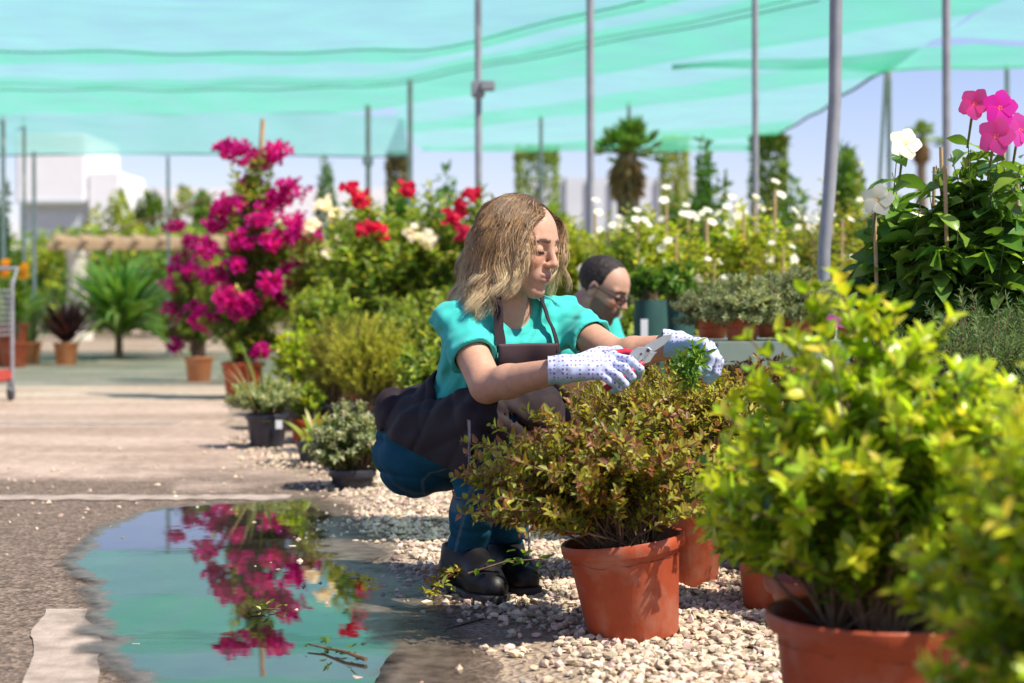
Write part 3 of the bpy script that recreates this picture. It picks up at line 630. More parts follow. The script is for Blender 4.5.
small_shrub('potted_shrub', 'blurred lime green shrub at the extreme right, closest to the viewer', np.array([(1128 - 512) / F * 1.80, 1.80, 0]), rg(34), .11, .15, (-.02, .02, .36), (.185, .19, .29), 230, 34, .034, .016, LIME, LIMETIP, LG, leafm='leaf_gloss', shell=.4, whorl=3, up=.5, amp=.35, zmin=.10, fine=True)
# rosemary bushes
RG_ = 'feathery grey green rosemary bushes'
def needle_shrub(name, label, loc, rng, r, h, centre, rad, n, per, L, W, pal, group, leafm='leaf_dull', potm=None, cat='shrub', tip=None, up=.3, spread=.55, amp=.3, shell=.35):
    return small_shrub(name, label, loc, rng, r, h, centre, rad, n, per, L, W, pal, tip, group, leafm=leafm, potm=potm, whorl=4, spread=spread, up=up, cat=cat, amp=amp, shell=shell, stem_r=.0018)
ros = needle_shrub('rosemary_bush', 'feathery rosemary bush at the far right under the pink flowers', np.array([(985 - 512) / F * 3.55, 3.55, 0]), rg(41), .14, .24, (0, 0, .54), (.24, .20, .18), 210, 60, .022, .0032, ROSE, RG_)
dup(ros, np.array([(930 - 512) / F * 3.9, 3.95, 0]), 2.0, (.85, .85, .92), 'lower rosemary bush beside the tall lime shoots', RG_)
dup(ros, np.array([(1045 - 512) / F * 3.7, 3.8, 0]), 3.6, 1.08, 'rosemary bush cut by the frame at the far right', RG_)

# ------------------------------------------------------------------ bench with silver shrubs
db = 5.45; bx0, bx1 = (716 - 512) / F * db, (905 - 512) / F * db; zt = H - 41 / F * db
bench = empty('plant_bench', ((bx0 + bx1) / 2, db, 0), label='grey green metal plant bench with a deep front edge carrying silver shrubs', cat='bench')
hw = (bx1 - bx0) / 2; gm = simple('grey_green_metal', (.24, .31, .25), (.30, .37, .30), 6, .45)
mb = MB(); box(mb, (-hw, 0, zt - .02), (hw, .9, zt - .004)); mb.build('tray', gm, bench)
mb = MB(); box(mb, (-hw, -.018, zt - .085), (hw, -.001, zt), bev=.004); mb.build('front_edge', gm, bench)
for sx in (-1, 1):
    for y in (.05, .82): mb = MB(); box(mb, (sx * (hw - .05) - .02, y, 0), (sx * (hw - .05) + .02, y + .04, zt - .021)); mb.build('leg', gm, bench)
SG = 'silver leaved shrubs on the bench'
sil = needle_shrub('silver_shrub', 'pale silver shrub in an orange pot at the left end of the bench', np.array([(742 - 512) / F * 5.65, 5.65, zt - .004]), rg(51), .062, .085, (0, 0, .095), (.165, .16, .125), 250, 48, .022, .0045, SILVER, SG, amp=.35)
for px, d, s, rz, lab in ((712, 6.0, .9, 2.1, 'small silver shrub half behind the left end of the bench'), (795, 5.7, 1.12, 1.3, 'broad silver shrub in the middle of the bench'), (838, 6.0, .95, 4.1, 'greener silver shrub behind the pink label'), (773, 6.15, 1.05, 3, 'silver shrub in the back row of the bench')):
    z = zt - .004
    o_ = dup(sil, np.array([(px - 512) / F * d, d, z]), rz, s, lab, SG)
lab_ = empty('plant_label', np.array([(836 - 512) / F * 5.58, 5.58, zt - .004]), -.1, 'pink card plant label standing on the bench', 'plant label')
mb = MB(); box(mb, (-.035, -.002, .045), (.035, .002, .085)); mb.build('card', simple('pink_card', (.62, .06, .36), (.66, .08, .4), 5, .5), lab_)
mb = MB(); box(mb, (-.004, -.0015, 0), (.004, .0015, .045)); mb.build('stake', M['white_wall'], lab_)
lab2 = empty('plant_label', np.array([(851 - 512) / F * 5.75, 5.75, zt - .004]), .1, 'violet card plant label behind the pink one', 'plant label')
mb = MB(); box(mb, (-.03, -.002, .09), (.03, .002, .15)); mb.build('card', simple('violet_card', (.16, .08, .35), (.2, .1, .4), 5, .5), lab2)
mb = MB(); box(mb, (-.004, -.0015, 0), (.004, .0015, .09)); mb.build('stake', M['white_wall'], lab2)

# ------------------------------------------------------------------ climbing mandevillas with big leaves
def climber(label, px, d, ytop, rng, width, n, flowers, fcol, leafL=.078):
    x0 = (px - 512) / F * d; e = empty('climbing_mandevilla', (x0, d, 0), 0, label, 'plant', 'large mandevillas on canes'); pot(e, .13, .22)
    zt_ = H + (HZ - ytop) / F * d; lm, sm = MB(), MB()
    for k in range(4):
        a = k * 1.57 + .6; mb = MB(); tube(mb, [(.08 * math.cos(a), .08 * math.sin(a), .19), (.11 * math.cos(a), .11 * math.sin(a), zt_ - .06 * k)], .005, 8); mb.build('cane', M['cane'], e)
    shoots(rng, lm, sm, ringbases(rng, 8, .07, .19), (0, 0, .19 + (zt_ - .19) * .56), (width, width, (zt_ - .19) * .50), n, 20, leafL, leafL * .58, DEEP, [((.12, .24, .03), 4), ((.22, .34, .05), 2)],
           shell=.35, whorl=2, up=-.9, stem_r=.003, t0=.3, droop=.3, amp=.35, spread=1.0, fine=True, nout=.7)
    lm.build('foliage', M['leaf_gloss'], e); sm.build('stem', M['green_stem'], e)
    for (fx, fy, fd, nx, nz, r) in flowers:
        c = P(fx, fy, fd) - np.array([x0, d, 0]); mb = MB(); flower(rng, mb, c, (nx, -1, nz), r * 1.02, np.array(fcol) * [.92, .8 + 1.6 * (rng.rand() < .4), 1 + .5 * rng.rand()] if fcol[1] < .1 else fcol, wide=1.0, cup=.18); fo = mb.build('flower', M['petal'], e)
        mb = MB(); tube(mb, [c + [0, .004, 0], c + [0, .03, -.03], c + [.0, .07, -.10]], [.004, .0035, .003], 6); mb.build('flower_stalk', M['green_stem'], fo)
    return e
climber('mandevilla with large white trumpet flowers on canes', 905, 4.35, 165, rg(61), .14, 75, [(905, 144, 4.25, .1, .3, .042), (878, 200, 4.22, -.3, .1, .04), (962, 262, 4.2, .2, 0, .02)], (.86, .85, .80))
climber('tall dark leaved mandevilla with bright pink trumpet flowers', 975, 4.25, 120, rg(62), .20, 150, [(975, 104, 4.15, -.5, .2, .040), (1000, 108, 4.12, .1, .1, .044), (996, 136, 4.08, .0, -.1, .046), (1020, 130, 4.15, .4, 0, .042)], (.72, .03, .30))
climber('pink mandevilla at the right border of the frame', 1045, 4.5, 140, rg(63), .17, 80, [(1040, 150, 4.3, 0, .1, .04)], (.72, .03, .30))

# ------------------------------------------------------------------ rows of flowering mandevilla columns
WG = 'white flowering mandevilla columns in rows'
def column_plant(rng, nfl, pal, tip):
    e = empty('flowering_shrub', (0, 0, 0), 0, 'x', 'shrub', WG); pot(e, .13, .22)
    lm, sm = MB(), MB()
    shoots(rng, lm, sm, ringbases(rng, 9, .07, .19), (0, 0, .76), (.27, .25, .56), 105, 24, .052, .027, pal, tip, shell=.35, t0=.35, up=.2, amp=.35, stem_r=.003, spread=.9)
    lm.build('foliage', M['leaf'], e); sm.build('stem', M['green_stem'], e)
    for k in range(2): mb = MB(); x = .07 * (-1) ** k; tube(mb, [(x, -.03, .19), (x * 1.2, -.05, 1.22 - .1 * k)], .008, 7); mb.build('cane', M['cane'], e)
    for k in range(nfl):
        dr = unit(rng, 1)[0]; dr[2] = abs(dr[2]) * 1.1 - .25; dr /= np.linalg.norm(dr); dr[1] = -abs(dr[1])
        c = np.array([0, 0, .80]) + dr * np.array([.26, .26, .50]); mb = MB(); flower(rng, mb, c, dr + [0, -.4, .2], .024 + .010 * rng.rand(), (.86, .85, .78), wide=1.0); mb.build('flower', M['petal'], e)
    return e
colA = column_plant(rg(71), 9, YELLOWGREEN, LIMETIP); colB = column_plant(rg(72), 11, MID, YELLOWGREEN); colC = column_plant(rg(73), 3, YELLOWGREEN, GOLD)
spots = [(580, 9.6, 1.0, 'A', 'white flowered column right behind the woman\'s face'), (622, 9.2, .95, 'B', 'white flowered column above the bearded man\'s head'), (655, 9.5, 1.0, 'A', 'white flowered column just right of the palm trunk'),
         (690, 9.0, .98, 'A', 'white flowered column above the gap between man and bench'), (722, 9.5, 1.02, 'B', 'white flowered column over the left end of the bench'), (757, 9.0, 1.0, 'A', 'white flowered column below the slim pole'),
         (792, 9.6, .98, 'B', 'white flowered column over the middle of the bench'), (826, 9.0, .92, 'C', 'yellowish column with few blooms at the foot of the leaning pole'), (860, 9.3, .95, 'C', 'yellowish column with few blooms beside the white mandevilla'),
         (604, 11.2, 1.05, 'B', 'back row column under the palm skirt'), (676, 11.2, 1.06, 'B', 'back row column before the pale topiary'), (740, 11.4, 1.05, 'A', 'back row column left of the dark topiary'), (808, 11.3, 1.05, 'B', 'back row column behind the leaning pole'),
         (700, 8.2, .72, 'C', 'short yellowish column standing behind the small silver shrub'), (770, 8.0, .74, 'C', 'short yellowish column behind the broad silver shrub'), (842, 7.9, .76, 'C', 'short yellowish column behind the violet label'), (645, 8.1, .66, 'B', 'short column behind the dark green nursery bags'), (890, 8.6, .9, 'B', 'column hidden behind the white mandevilla')]
used = set(); pr = {'A': colA, 'B': colB, 'C': colC}
for i, (px, d, s, k, lab) in enumerate(spots):
    loc = np.array([(px - 512) / F * d, d, 0]); lab = lab.replace("the woman's face", 'the crouching person').replace("the bearded man's head", 'the bearded person').replace('man and', 'the bearded person and')
    if k not in used: pr[k].location = loc; pr[k].scale = (s,) * 3; pr[k]['label'] = lab; used.add(k)
    else: dup(pr[k], loc, (i * 1.37) % .9 - .45, (s, s, s * (.95 + .1 * ((i * 7) % 3) / 2)), lab)
# oleanders behind, red and white
OG = 'oleander bushes behind the clipped shrubs'
def oleander(label, px, d, s, rng, cols, w=.42):
    e = empty('oleander_bush', ((px - 512) / F * d, d, 0), 0, label, 'shrub', OG); pot(e, .16, .26)
    lm, sm = MB(), MB(); shoots(rng, lm, sm, ringbases(rng, 9, .09, .23), (0, 0, .84 * s), (w, w * .9, .60 * s), 160, 26, .085, .032, MID, YELLOWGREEN, shell=.3, t0=.35, up=.4, amp=.4, stem_r=.004)
    lm.build('foliage', M['leaf'], e); sm.build('stem', M['stem'], e)
    for k, (dx, dz, col) in enumerate(cols):
        mb = MB(); c = np.array([dx, -w * .55, dz])
        for _ in range(13): flower(rng, mb, c + .030 * np.clip(rng.randn(3), -1.5, 1.5), unit(rng, 1)[0] * .6 + [0, -1, .4], .026, col, wide=1.1, eye=col)
        mb.build('blossom_cluster', M['petal'], e)
R_, W_ = (.60, .012, .06), (.82, .76, .68)
k = 11.0 / F
oleander('oleander with red blossoms at its top left of the white ones', 368, 11.0, 1.02, rg(81), [(-.10, 1.40, R_), (-.03, 1.34, R_), (0, 1.16, R_), (.10, 1.13, R_), (.30, 1.12, W_)])
oleander('oleander with mixed cream blossoms between two red flowered ones', 418, 11.3, 1.0, rg(82), [(.02, 1.17, W_), (-.12, 1.0, W_), (-.05, 1.42, R_), (.15, 1.05, W_), (-.35, 1.33, R_)])
oleander('oleander with red blossoms beside the hair of the crouching person', 462, 11.0, 1.0, rg(83), [(-.02, 1.28, R_), (-.06, 1.22, R_), (.06, 1.35, R_), (-.20, 1.08, W_), (.02, 1.12, (.6, .03, .1))])
oleander('pale cream flowered oleander beside the tall bougainvillea', 330, 12.0, .95, rg(84), [(-.03, 1.38, W_), (.06, 1.28, W_), (-.1, 1.2, W_), (.1, 1.1, W_), (0, 1.02, W_)])
oleander('small oleander behind the head of the crouching person', 520, 11.4, .96, rg(85), [(.1, 1.2, W_), (-.1, 1.3, (.75, .5, .5))])

# ------------------------------------------------------------------ bougainvilleas
def bougainvillea(label, px, d, clusters, rng, body, potm, potr, cane=None, dens=1.0):
    x0 = (px - 512) / F * d; e = empty('bougainvillea', (x0, d, 0), 0, label, 'bougainvillea', 'magenta bougainvilleas in pots'); pot(e, potr, potr * 1.75, potm)
    lm, sm = MB(), MB()
    for (cx, cy, rx, ry, n) in body:
        c = P(cx, cy, d) - [x0, d, 0]; rad = np.array([rx, (rx + ry) * .4, ry]) / F * d
        shoots(rng, lm, sm, ringbases(rng, 6, potr * .5, potr * 1.7), c, rad, n, 24, .055, .032, MID, YELLOWGREEN, shell=.3, t0=.45, up=.1, amp=.35, stem_r=.004)
    lm.build('foliage', M['leaf'], e); sm.build('stem', M['stem'], e)
    if cane: mb = MB(); q = P(*cane, d) - [x0, d, 0]; tube(mb, [(0, 0, potr), q * [.5, 1, .5], q], .017, 8); mb.build('stake', M['cane'], e)
    for (cx, cy, r, dy) in clusters:
        c = P(cx, cy, d + dy) - [x0, d, 0]; mb = MB(); R0 = 1.28 * r / F * d; n = int(52 * (r / 14) ** 1.5 * dens) + 24
        q = c + unit(rng, n) * (R0 * rng.rand(n, 1) ** .5) * [1.15, .9, .85]
        leaves(mb, np.repeat(q, 3, 0), unit(rng, n * 3) + [0, -.25, .3], unit(rng, n * 3), .036 * (.8 + .4 * rng.rand(n * 3)), .030, pick(rng, MAG, n * 3, .2), fold=.3, tipw=.75)
        mb.build('blossom_cluster', M['petal'], e)
big = [(240, 152, 14, 0), (278, 153, 11, 0), (225, 150, 8, .1), (262, 163, 12, .05), (250, 185, 10, .05), (290, 190, 14, -.1), (275, 198, 12, 0), (232, 205, 12, -.1), (222, 212, 10, 0), (268, 207, 10, -.1), (297, 228, 16, -.15), (285, 238, 10, 0), (312, 238, 8, 0), (262, 221, 10, -.2),
       (240, 240, 10, -.2), (215, 225, 9, 0), (206, 250, 12, -.1), (270, 243, 8, -.2), (310, 260, 10, -.1), (272, 283, 11, -.25), (292, 268, 9, -.1), (215, 275, 10, -.1), (228, 300, 12, -.2), (240, 310, 10, -.2), (250, 300, 8, -.2), (301, 284, 9, 0), (278, 300, 8, 0), (300, 312, 10, 0), (309, 322, 8, 0), (235, 265, 8, -.2), (260, 352, 7, -.2), (206, 318, 12, 0)]
bougainvillea('tallest bougainvillea, dense magenta blossom trained up a stake', 243, 12.0, big, rg(91), [(248, 205, 30, 45, 60), (262, 250, 46, 45, 90), (245, 305, 45, 45, 90), (262, 170, 16, 20, 16), (255, 345, 35, 28, 40)], M['terracotta'], .15, cane=(263, 119), dens=1.0)
small = [(175, 227, 7, 0), (185, 255, 10, 0), (178, 268, 10, 0), (207, 250, 9, .1), (178, 285, 12, 0), (192, 270, 8, -.1), (205, 280, 9, 0), (172, 308, 8, 0), (185, 320, 10, 0), (196, 308, 8, -.1), (180, 335, 8, 0), (200, 332, 9, 0), (175, 348, 6, 0), (212, 300, 9, 0), (190, 240, 6, 0)]
bougainvillea('shorter bougainvillea in an orange clay pot on the path', 199, 14.6, small, rg(92), [(192, 285, 26, 42, 50), (196, 325, 32, 26, 46)], M['orange_clay'], .125, dens=1.0)

# ------------------------------------------------------------------ shrubs beside the path
def feather(label, px, d, ybase, rng, centre, rad, n, pal, tip, per=46, L=.03, W=.0045, r=.14, h=.2, name='conifer_shrub', group='clipped yellow green shrubs', spread=.45, leafm='leaf_dull', potm=None, whorl=3, up=.8, cat='shrub'):
    e = empty(name, ((px - 512) / F * d, d, 0), 0, label, cat, group); pot(e, r, h, potm or M['black_plastic'])
    lm, sm = MB(), MB(); shoots(rng, lm, sm, ringbases(rng, 10, r * .6, h - .03), centre, rad, n, per, L, W, pal, tip, shell=.4, t0=.35, up=up, amp=.3, stem_r=.002, spread=spread, whorl=whorl)
    lm.build('foliage', M[leafm], e); sm.build('stem', M['stem'], e); return e
YG2 = [((.40, .42, .05), 4), ((.28, .33, .04), 3), ((.50, .47, .08), 2)]
feather('dense yellow green thread leaved shrub behind the back of the crouching person', 372, 7.7, 0, rg(101), (0, 0, .42), (.235, .22, .24), 300, YG2, [((.56, .55, .08), 3), ((.46, .50, .07), 3)])
feather('olive tinted thread leaved shrub left of the denser one', 342, 8.3, 0, rg(102), (-.02, 0, .38), (.20, .20, .25), 220, [((.36, .34, .07), 3), ((.27, .30, .055), 3)], YG2)
feather('bright lime bush under the magenta blossoms', 298, 9.2, 0, rg(103), (0, 0, .38), (.16, .15, .20), 90, LIME, LIMETIP, per=20, L=.045, W=.022, spread=.8, leafm='leaf', name='lime_bush')
feather('mid green bush between the tall bougainvillea and the red oleander', 322, 10.2, 0, rg(104), (0, 0, .62), (.28, .24, .26), 110, MID, YELLOWGREEN, per=22, L=.05, W=.02, spread=.8, leafm='leaf', name='green_bush')
feather('thin leaved green bush under the red oleander', 415, 9.4, 0, rg(105), (0, 0, .52), (.30, .24, .28), 130, MID, YELLOWGREEN, per=22, L=.05, W=.018, spread=.8, leafm='leaf', name='green_bush')
feather('green bush behind the sleeve of the crouching person', 470, 8.6, 0, rg(106), (0, 0, .55), (.30, .24, .30), 120, MID, YELLOWGREEN, per=22, L=.05, W=.018, spread=.8, leafm='leaf', name='green_bush')
sp = small_shrub('potted_shrub', 'straggly pale green plant in a black pot at the edge of the path', np.array([(267 - 512) / F * 8.05, 8.05, 0]), rg(111), .10, .165, (-.02, 0, .24), (.20, .17, .11), 90, 20, .03, .014, PALE, [((.36, .42, .14), 3), ((.45, .47, .30), 2)], None, potm=M['black_plastic'], zmin=.12, shell=.5)
lm = MB(); r_ = rg(112)
blades(r_, lm, 26, .05, .42, .008, [((.36, .38, .13), 3), ((.46, .40, .20), 2), ((.22, .30, .06), 2)], arch=.35, centre=(-.02, 0, .15), elev=(.8, 1.5)); lm.build('grass_blades', M['leaf'], sp)
mb = MB(); box(mb, (.055, -.102, .10), (.085, -.097, .14)); mb.build('price_tag', M['white_wall'], sp)
e = small_shrub('potted_shrub', 'low bush with pale variegated leaves spilling onto the gravel', np.array([(352 - 512) / F * 6.3, 6.32, 0]), rg(113), .085, .075, (0, -.02, .155), (.18, .17, .175), 210, 26, .026, .014, [((.16, .24, .08), 3), ((.30, .36, .18), 3), ((.08, .14, .04), 3)], [((.55, .55, .36), 3), ((.42, .46, .25), 3)], None, potm=M['black_plastic'], zmin=.012, shell=.4)
for i, (px, d, lab) in enumerate(((306, 8.2, 'small red potted plant right of the black pot'), (328, 8.6, 'small red potted plant deeper behind the black pot'), (236, 12.3, 'red pot with yellow blossoms at the foot of the tallest bougainvillea'))):
    small_shrub('potted_plant', lab, np.array([(px - 512) / F * d, d, 0]), rg(120 + i), .075, .13, (0, 0, .22), (.10, .10, .10), 40, 18, .035, .014, MID if i != 2 else YELLOWGREEN, LIMETIP, 'small red pots by the path', cat='plant')
r_ = rg(130)
for i, (px, d, lab) in enumerate(((313, 7.3, 'strappy light green plant right of the black pot'), (345, 7.0, 'strappy plant with broad leaves behind the variegated bush'))):
    e = empty('strap_plant', ((px - 512) / F * d, d, 0), 0, lab, 'plant', 'strappy plants by the path'); pot(e, .07, .10, M['black_plastic'])
    mb = MB(); blades(r_, mb, 22, .03, .24, .022, [((.28, .36, .07), 3), ((.40, .42, .14), 2)], arch=.7, centre=(0, 0, .08)); mb.build('foliage', M['leaf'], e)
# dark green nursery bags behind the bearded person
for i, (px, d, lab) in enumerate(((650, 7.2, 'dark green nursery bag with a white tag behind the bearded person'), (678, 7.5, 'dark green nursery bag nearest the bench'))):
    e = empty('nursery_bag', ((px - 512) / F * d, d, 0), 0, lab, 'plant bag', 'dark green nursery bags'); mb = MB()
    lathe(mb, [[0, .002], [.06, 0], [.07, .1], [.062, .42], [.072, .60], [.066, .70], [.058, .68]], 24, wob=.05); mb.build('bag', simple('green_polythene', (.012, .06, .05), (.02, .09, .075), 14, .7), e)
    lm, sm = MB(), MB(); shoots(rg(140 + i), lm, sm, ringbases(rg(3), 5, .05, .68), (0, 0, .76), (.11, .10, .10), 30, 18, .05, .02, DEEP, MID); lm.build('foliage', M['leaf'], e); sm.build('stem', M['stem'], e)
    if i == 0: mb = MB(); box(mb, (-.045, -.082, .50), (-.015, -.077, .62)); mb.build('tag', M['white_wall'], e)
# low green filling between the rows: real small pots
fill = small_shrub('potted_plant', 'low green potted plant between the crouching person and the bearded one', np.array([(560 - 512) / F * 7.0, 7.2, 0]), rg(150), .11, .18, (0, 0, .40), (.26, .24, .22), 110, 20, .05, .02, MID, YELLOWGREEN, 'low green plants in the middle rows', cat='plant')
for i, (px, d, s, lab) in enumerate(((610, 7.9, .95, 'low green potted plant behind the bearded person'), (700, 7.0, .85, 'low green potted plant left of the bench'), (430, 7.2, .95, 'low green potted plant behind the bent back of the crouching person'), (500, 7.6, 1.1, 'low green potted plant behind the neck of the crouching person'), (555, 8.6, 1.2, 'low green plant in the row behind the shoulder of the crouching person'), (945, 6.0, 1.15, 'low green plant behind the rosemary bushes'), (1010, 5.4, 1.2, 'low green plant behind the pink mandevilla'), (880, 6.6, 1.1, 'low green plant behind the right end of the bench'), (640, 6.7, .62, 'low grassy plant right beside the face of the bearded person'), (675, 6.6, .66, 'low grassy plant between the bearded person and the bench'))):
    dup(fill, np.array([(px - 512) / F * d, d, 0]), i * 1.1, s, lab)

# ------------------------------------------------------------------ left distance
def strap(label, px, d, n, L, W, pal, potm, pr_, ph, arch, zc, seed, name, elev=(.25, 1.45)):
    e = empty(name, ((px - 512) / F * d, d, 0), 0, label, 'plant'); 
    if potm: pot(e, pr_, ph, potm)
    mb = MB(); blades(rg(seed), mb, n, .06, L, W, pal, arch=arch, centre=(0, 0, zc), elev=elev); mb.build('foliage', M['leaf'], e)
    mb = MB(); tube(mb, [(0, 0, max(0, ph - .05)), (0, 0, zc + .05)], [.05, .04], 8); mb.build('stem', M['stem'], e)
    return e
strap('dark purple cordyline in a terracotta pot at the end of the path', 66, 18.4, 90, .60, .05, PURPLE, M['orange_clay'], .135, .24, .45, .26, 161, 'cordyline', (.5, 1.5))
strap('big green strap leaved cordyline beside the pergola column', 119, 20.4, 260, 1.5, .075, [((.24, .38, .08), 4), ((.36, .46, .14), 3), ((.14, .26, .05), 3)], None, 0, 0, .9, .30, 162, 'cordyline', (.3, 1.5))
strap('grassy plant in the terracotta pot nearest the trolley', 8, 18.0, 60, .75, .03, YELLOWGREEN, M['terracotta'], .21, .45, .5, .42, 163, 'grass_plant', (.7, 1.5))
strap('grassy plant in a small orange pot between trolley and purple cordyline', 30, 18.8, 60, .8, .03, PALE, M['orange_clay'], .13, .24, .5, .24, 164, 'grass_plant', (.8, 1.5))
def tree(name, label, px, d, z0, z1, rad, n, L, W, pal, seed, group=None, clumps=16, trunk=.06, shape='ball', cat='tree', matn='leaf', shell=.5, amp=.3):
    e = empty(name, ((px - 512) / F * d, d, 0), 0, label, cat, group); r_ = rg(seed)
    mb = MB(); tube(mb, [(0, 0, 0), (.3 * trunk, 0, (z0 + z1) / 4), (0, .2 * trunk, (z0 + z1) / 2)], [trunk, trunk * .8, trunk * .5], 9)
    for k in range(6):
        a = k * 1.05; zz = z0 * .8 + (z1 - z0) * .1 * k / 2; tube(mb, [(0, 0, zz * .8), (rad[0] * .35 * math.cos(a), rad[1] * .35 * math.sin(a), zz + (z1 - z0) * .15), (rad[0] * .7 * math.cos(a), rad[1] * .7 * math.sin(a), zz + (z1 - z0) * .35)], [trunk * .5, trunk * .3, trunk * .1], 5)
    mb.build('trunk', M['bark'], e)
    mb = MB(); cloud(r_, mb, (0, 0, (z0 + z1) / 2), (rad[0], rad[1], (z1 - z0) / 2), n, L, W, pal, clumps=clumps, shape=shape, shell=shell, amp=amp); mb.build('crown', M[matn], e); return e
def zpix(y, d): return H + (HZ - y) / F * d
HG = 'soft green trees beyond the pergola'
for i, (px, d, y0, y1, wpx, pal, lab) in enumerate(((118, 42, 300, 196, 26, YELLOWGREEN, 'yellowish tree right of the white tank building'), (150, 44, 300, 203, 24, MID, 'mid green tree above the pergola beams'), (192, 43, 290, 186, 24, YELLOWGREEN, 'yellowish tree rising behind the shorter bougainvillea'), (100, 36, 345, 262, 34, DEEP, 'dark green tree behind the pergola column'),
        (45, 34, 345, 240, 30, YELLOWGREEN, 'pale green tree under the white tank building'), (20, 30, 345, 255, 22, MID, 'mid green tree behind the trolley'), (215, 41, 300, 205, 22, MID, 'green tree just left of the tall bougainvillea'), (160, 33, 345, 262, 34, MID, 'broad green tree behind the big green cordyline'), (230, 38, 345, 240, 30, YELLOWGREEN, 'pale tree hidden behind the tall bougainvillea'), (70, 39, 330, 245, 30, MID, 'rounded tree left of the pergola column'), (285, 40, 320, 215, 30, YELLOWGREEN, 'yellowish tree behind the cream oleander'))):
    r = wpx / F * d; tree('garden_tree', lab, px, d, max(.2, zpix(y0, d)), zpix(y1, d), (r, r, 1), 1500, .17, .09, pal, 170 + i, HG, 18)
tree('cypress', 'dark green cypress at the left edge by the trolley', 2, 22.5, .3, zpix(186, 22.5), (13 / F * 22.5,) * 3, 2600, .07, .035, DEEP, 191, 'slim cypresses', 30, trunk=.05, shape='ball')
tree('cypress', 'small distant cypress left of the red oleander', 327, 38, .5, zpix(165, 38), (8 / F * 38,) * 3, 1200, .14, .06, DEEP, 192, 'slim cypresses', 0)
e = empty('yellow_flower_plant', ((14 - 512) / F * 17.6, 17.6, 0), 0, 'plant with orange yellow blossoms above the trolley handle', 'plant'); pot(e, .15, .26)
lm, sm, fm = MB(), MB(), MB(); q = shoots(rg(195), lm, sm, ringbases(rg(1), 5, .08, .24), (0, 0, .7), (.16, .15, .38), 50, 20, .06, .03, MID, YELLOWGREEN); lm.build('foliage', M['leaf'], e); sm.build('stem', M['stem'], e)
for k in range(5):
    mb = MB(); c = np.array([.13 * math.cos(k * 2.1), -.10, .95 + .03 * k])
    for _ in range(9): flower(rg(k * 9 + _), mb, c + .02 * np.clip(RS.randn(3), -1.4, 1.4), (0, -1, .5), .035, (.75, .36, .03))
    mb.build('blossom_cluster', M['petal'], e)
# pergola
d = 30.0; s = d / F; e = empty('garden_pergola', ((78 - 512) * s, d, 0), 0, 'timber beamed pergola on a cream column at the end of the path', 'pergola')
mb = MB(); lathe(mb, [[.26, 0], [.26, .12], [.2, .14], [.185, 1.45], [.22, 1.48], [.22, 1.58], [0, 1.58]], 20); mb.build('column', M['cream_paint'], e)
mb = MB(); lathe(mb, [[.26, 0], [.26, .12], [.2, .14], [.185, 1.45], [.22, 1.48], [.22, 1.58], [0, 1.58]], 20, centre=(5.2, 0, 0)); mb.build('column', M['cream_paint'], e)
for k, (y, z) in enumerate(((-.12, 1.58), (.10, 1.58))): mb = MB(); box(mb, (-.5, y - .05, z), (5.6, y + .05, z + .14), bev=.01); mb.build('beam', M['timber'], e)
for k in range(13): mb = MB(); box(mb, (-.3 + k * .45, -.55, 1.722), (-.22 + k * .45, 1.4, 1.84), bev=.008); mb.build('rafter', M['timber'], e)
mb = MB(); tube(mb, [(.5, .2, 1.9), (1.6, .25, 2.25), (2.4, .3, 2.6)], .02, 6); mb.build('vine_stem', M['stem'], e)
# trolley
e = empty('garden_trolley', P(-32, 300, 11.5) * [1, 1, 0], 0, 'grey wire garden trolley with a red deck cut by the left edge', 'trolley')
g = M['steel']; wd = .21
for x in (-wd, wd):
    for y in (-.3, .3): mb = MB(); tube(mb, [(x, y, .12), (x, y, .80 if y < 0 else .84)], .014, 8); mb.build('post', g, e)
    mb = MB()
    for k in range(9): tube(mb, [(x, -.3, .46 + .038 * k), (x, .3, .46 + .038 * k)], .004, 5)
    for k in range(7): tube(mb, [(x, -.3 + .1 * k, .46), (x, -.3 + .1 * k, .78)], .004, 5)
    mb.build('side_basket', g, e)
mb = MB(); box(mb, (-wd, -.32, .14), (wd, .32, .22), bev=.015); mb.build('deck', simple('red_deck', (.45, .05, .035), (.52, .07, .05), 8, .5), e)
mb = MB(); tube(mb, [(-wd, .3, .8), (-wd, .42, .92), (wd, .42, .92), (wd, .3, .8)], .014, 8); mb.build('handle', g, e)
for x in (-wd, wd):
    for y in (-.27, .27):
        mb = MB(); th = np.linspace(0, 6.283, 17); lathe(mb, [[.0, -.016], [.05, -.016], [.058, 0], [.05, .016], [0, .016]], 20)
        o_ = mb.build('wheel', M['black_plastic'], e); o_.rotation_euler = (0, math.pi / 2, 0); o_.location = (x, y, .062)
        mb = MB(); box(mb, (x - .022, y - .012, .06), (x + .022, y + .012, .14)); mb.build('caster_fork', g, e)

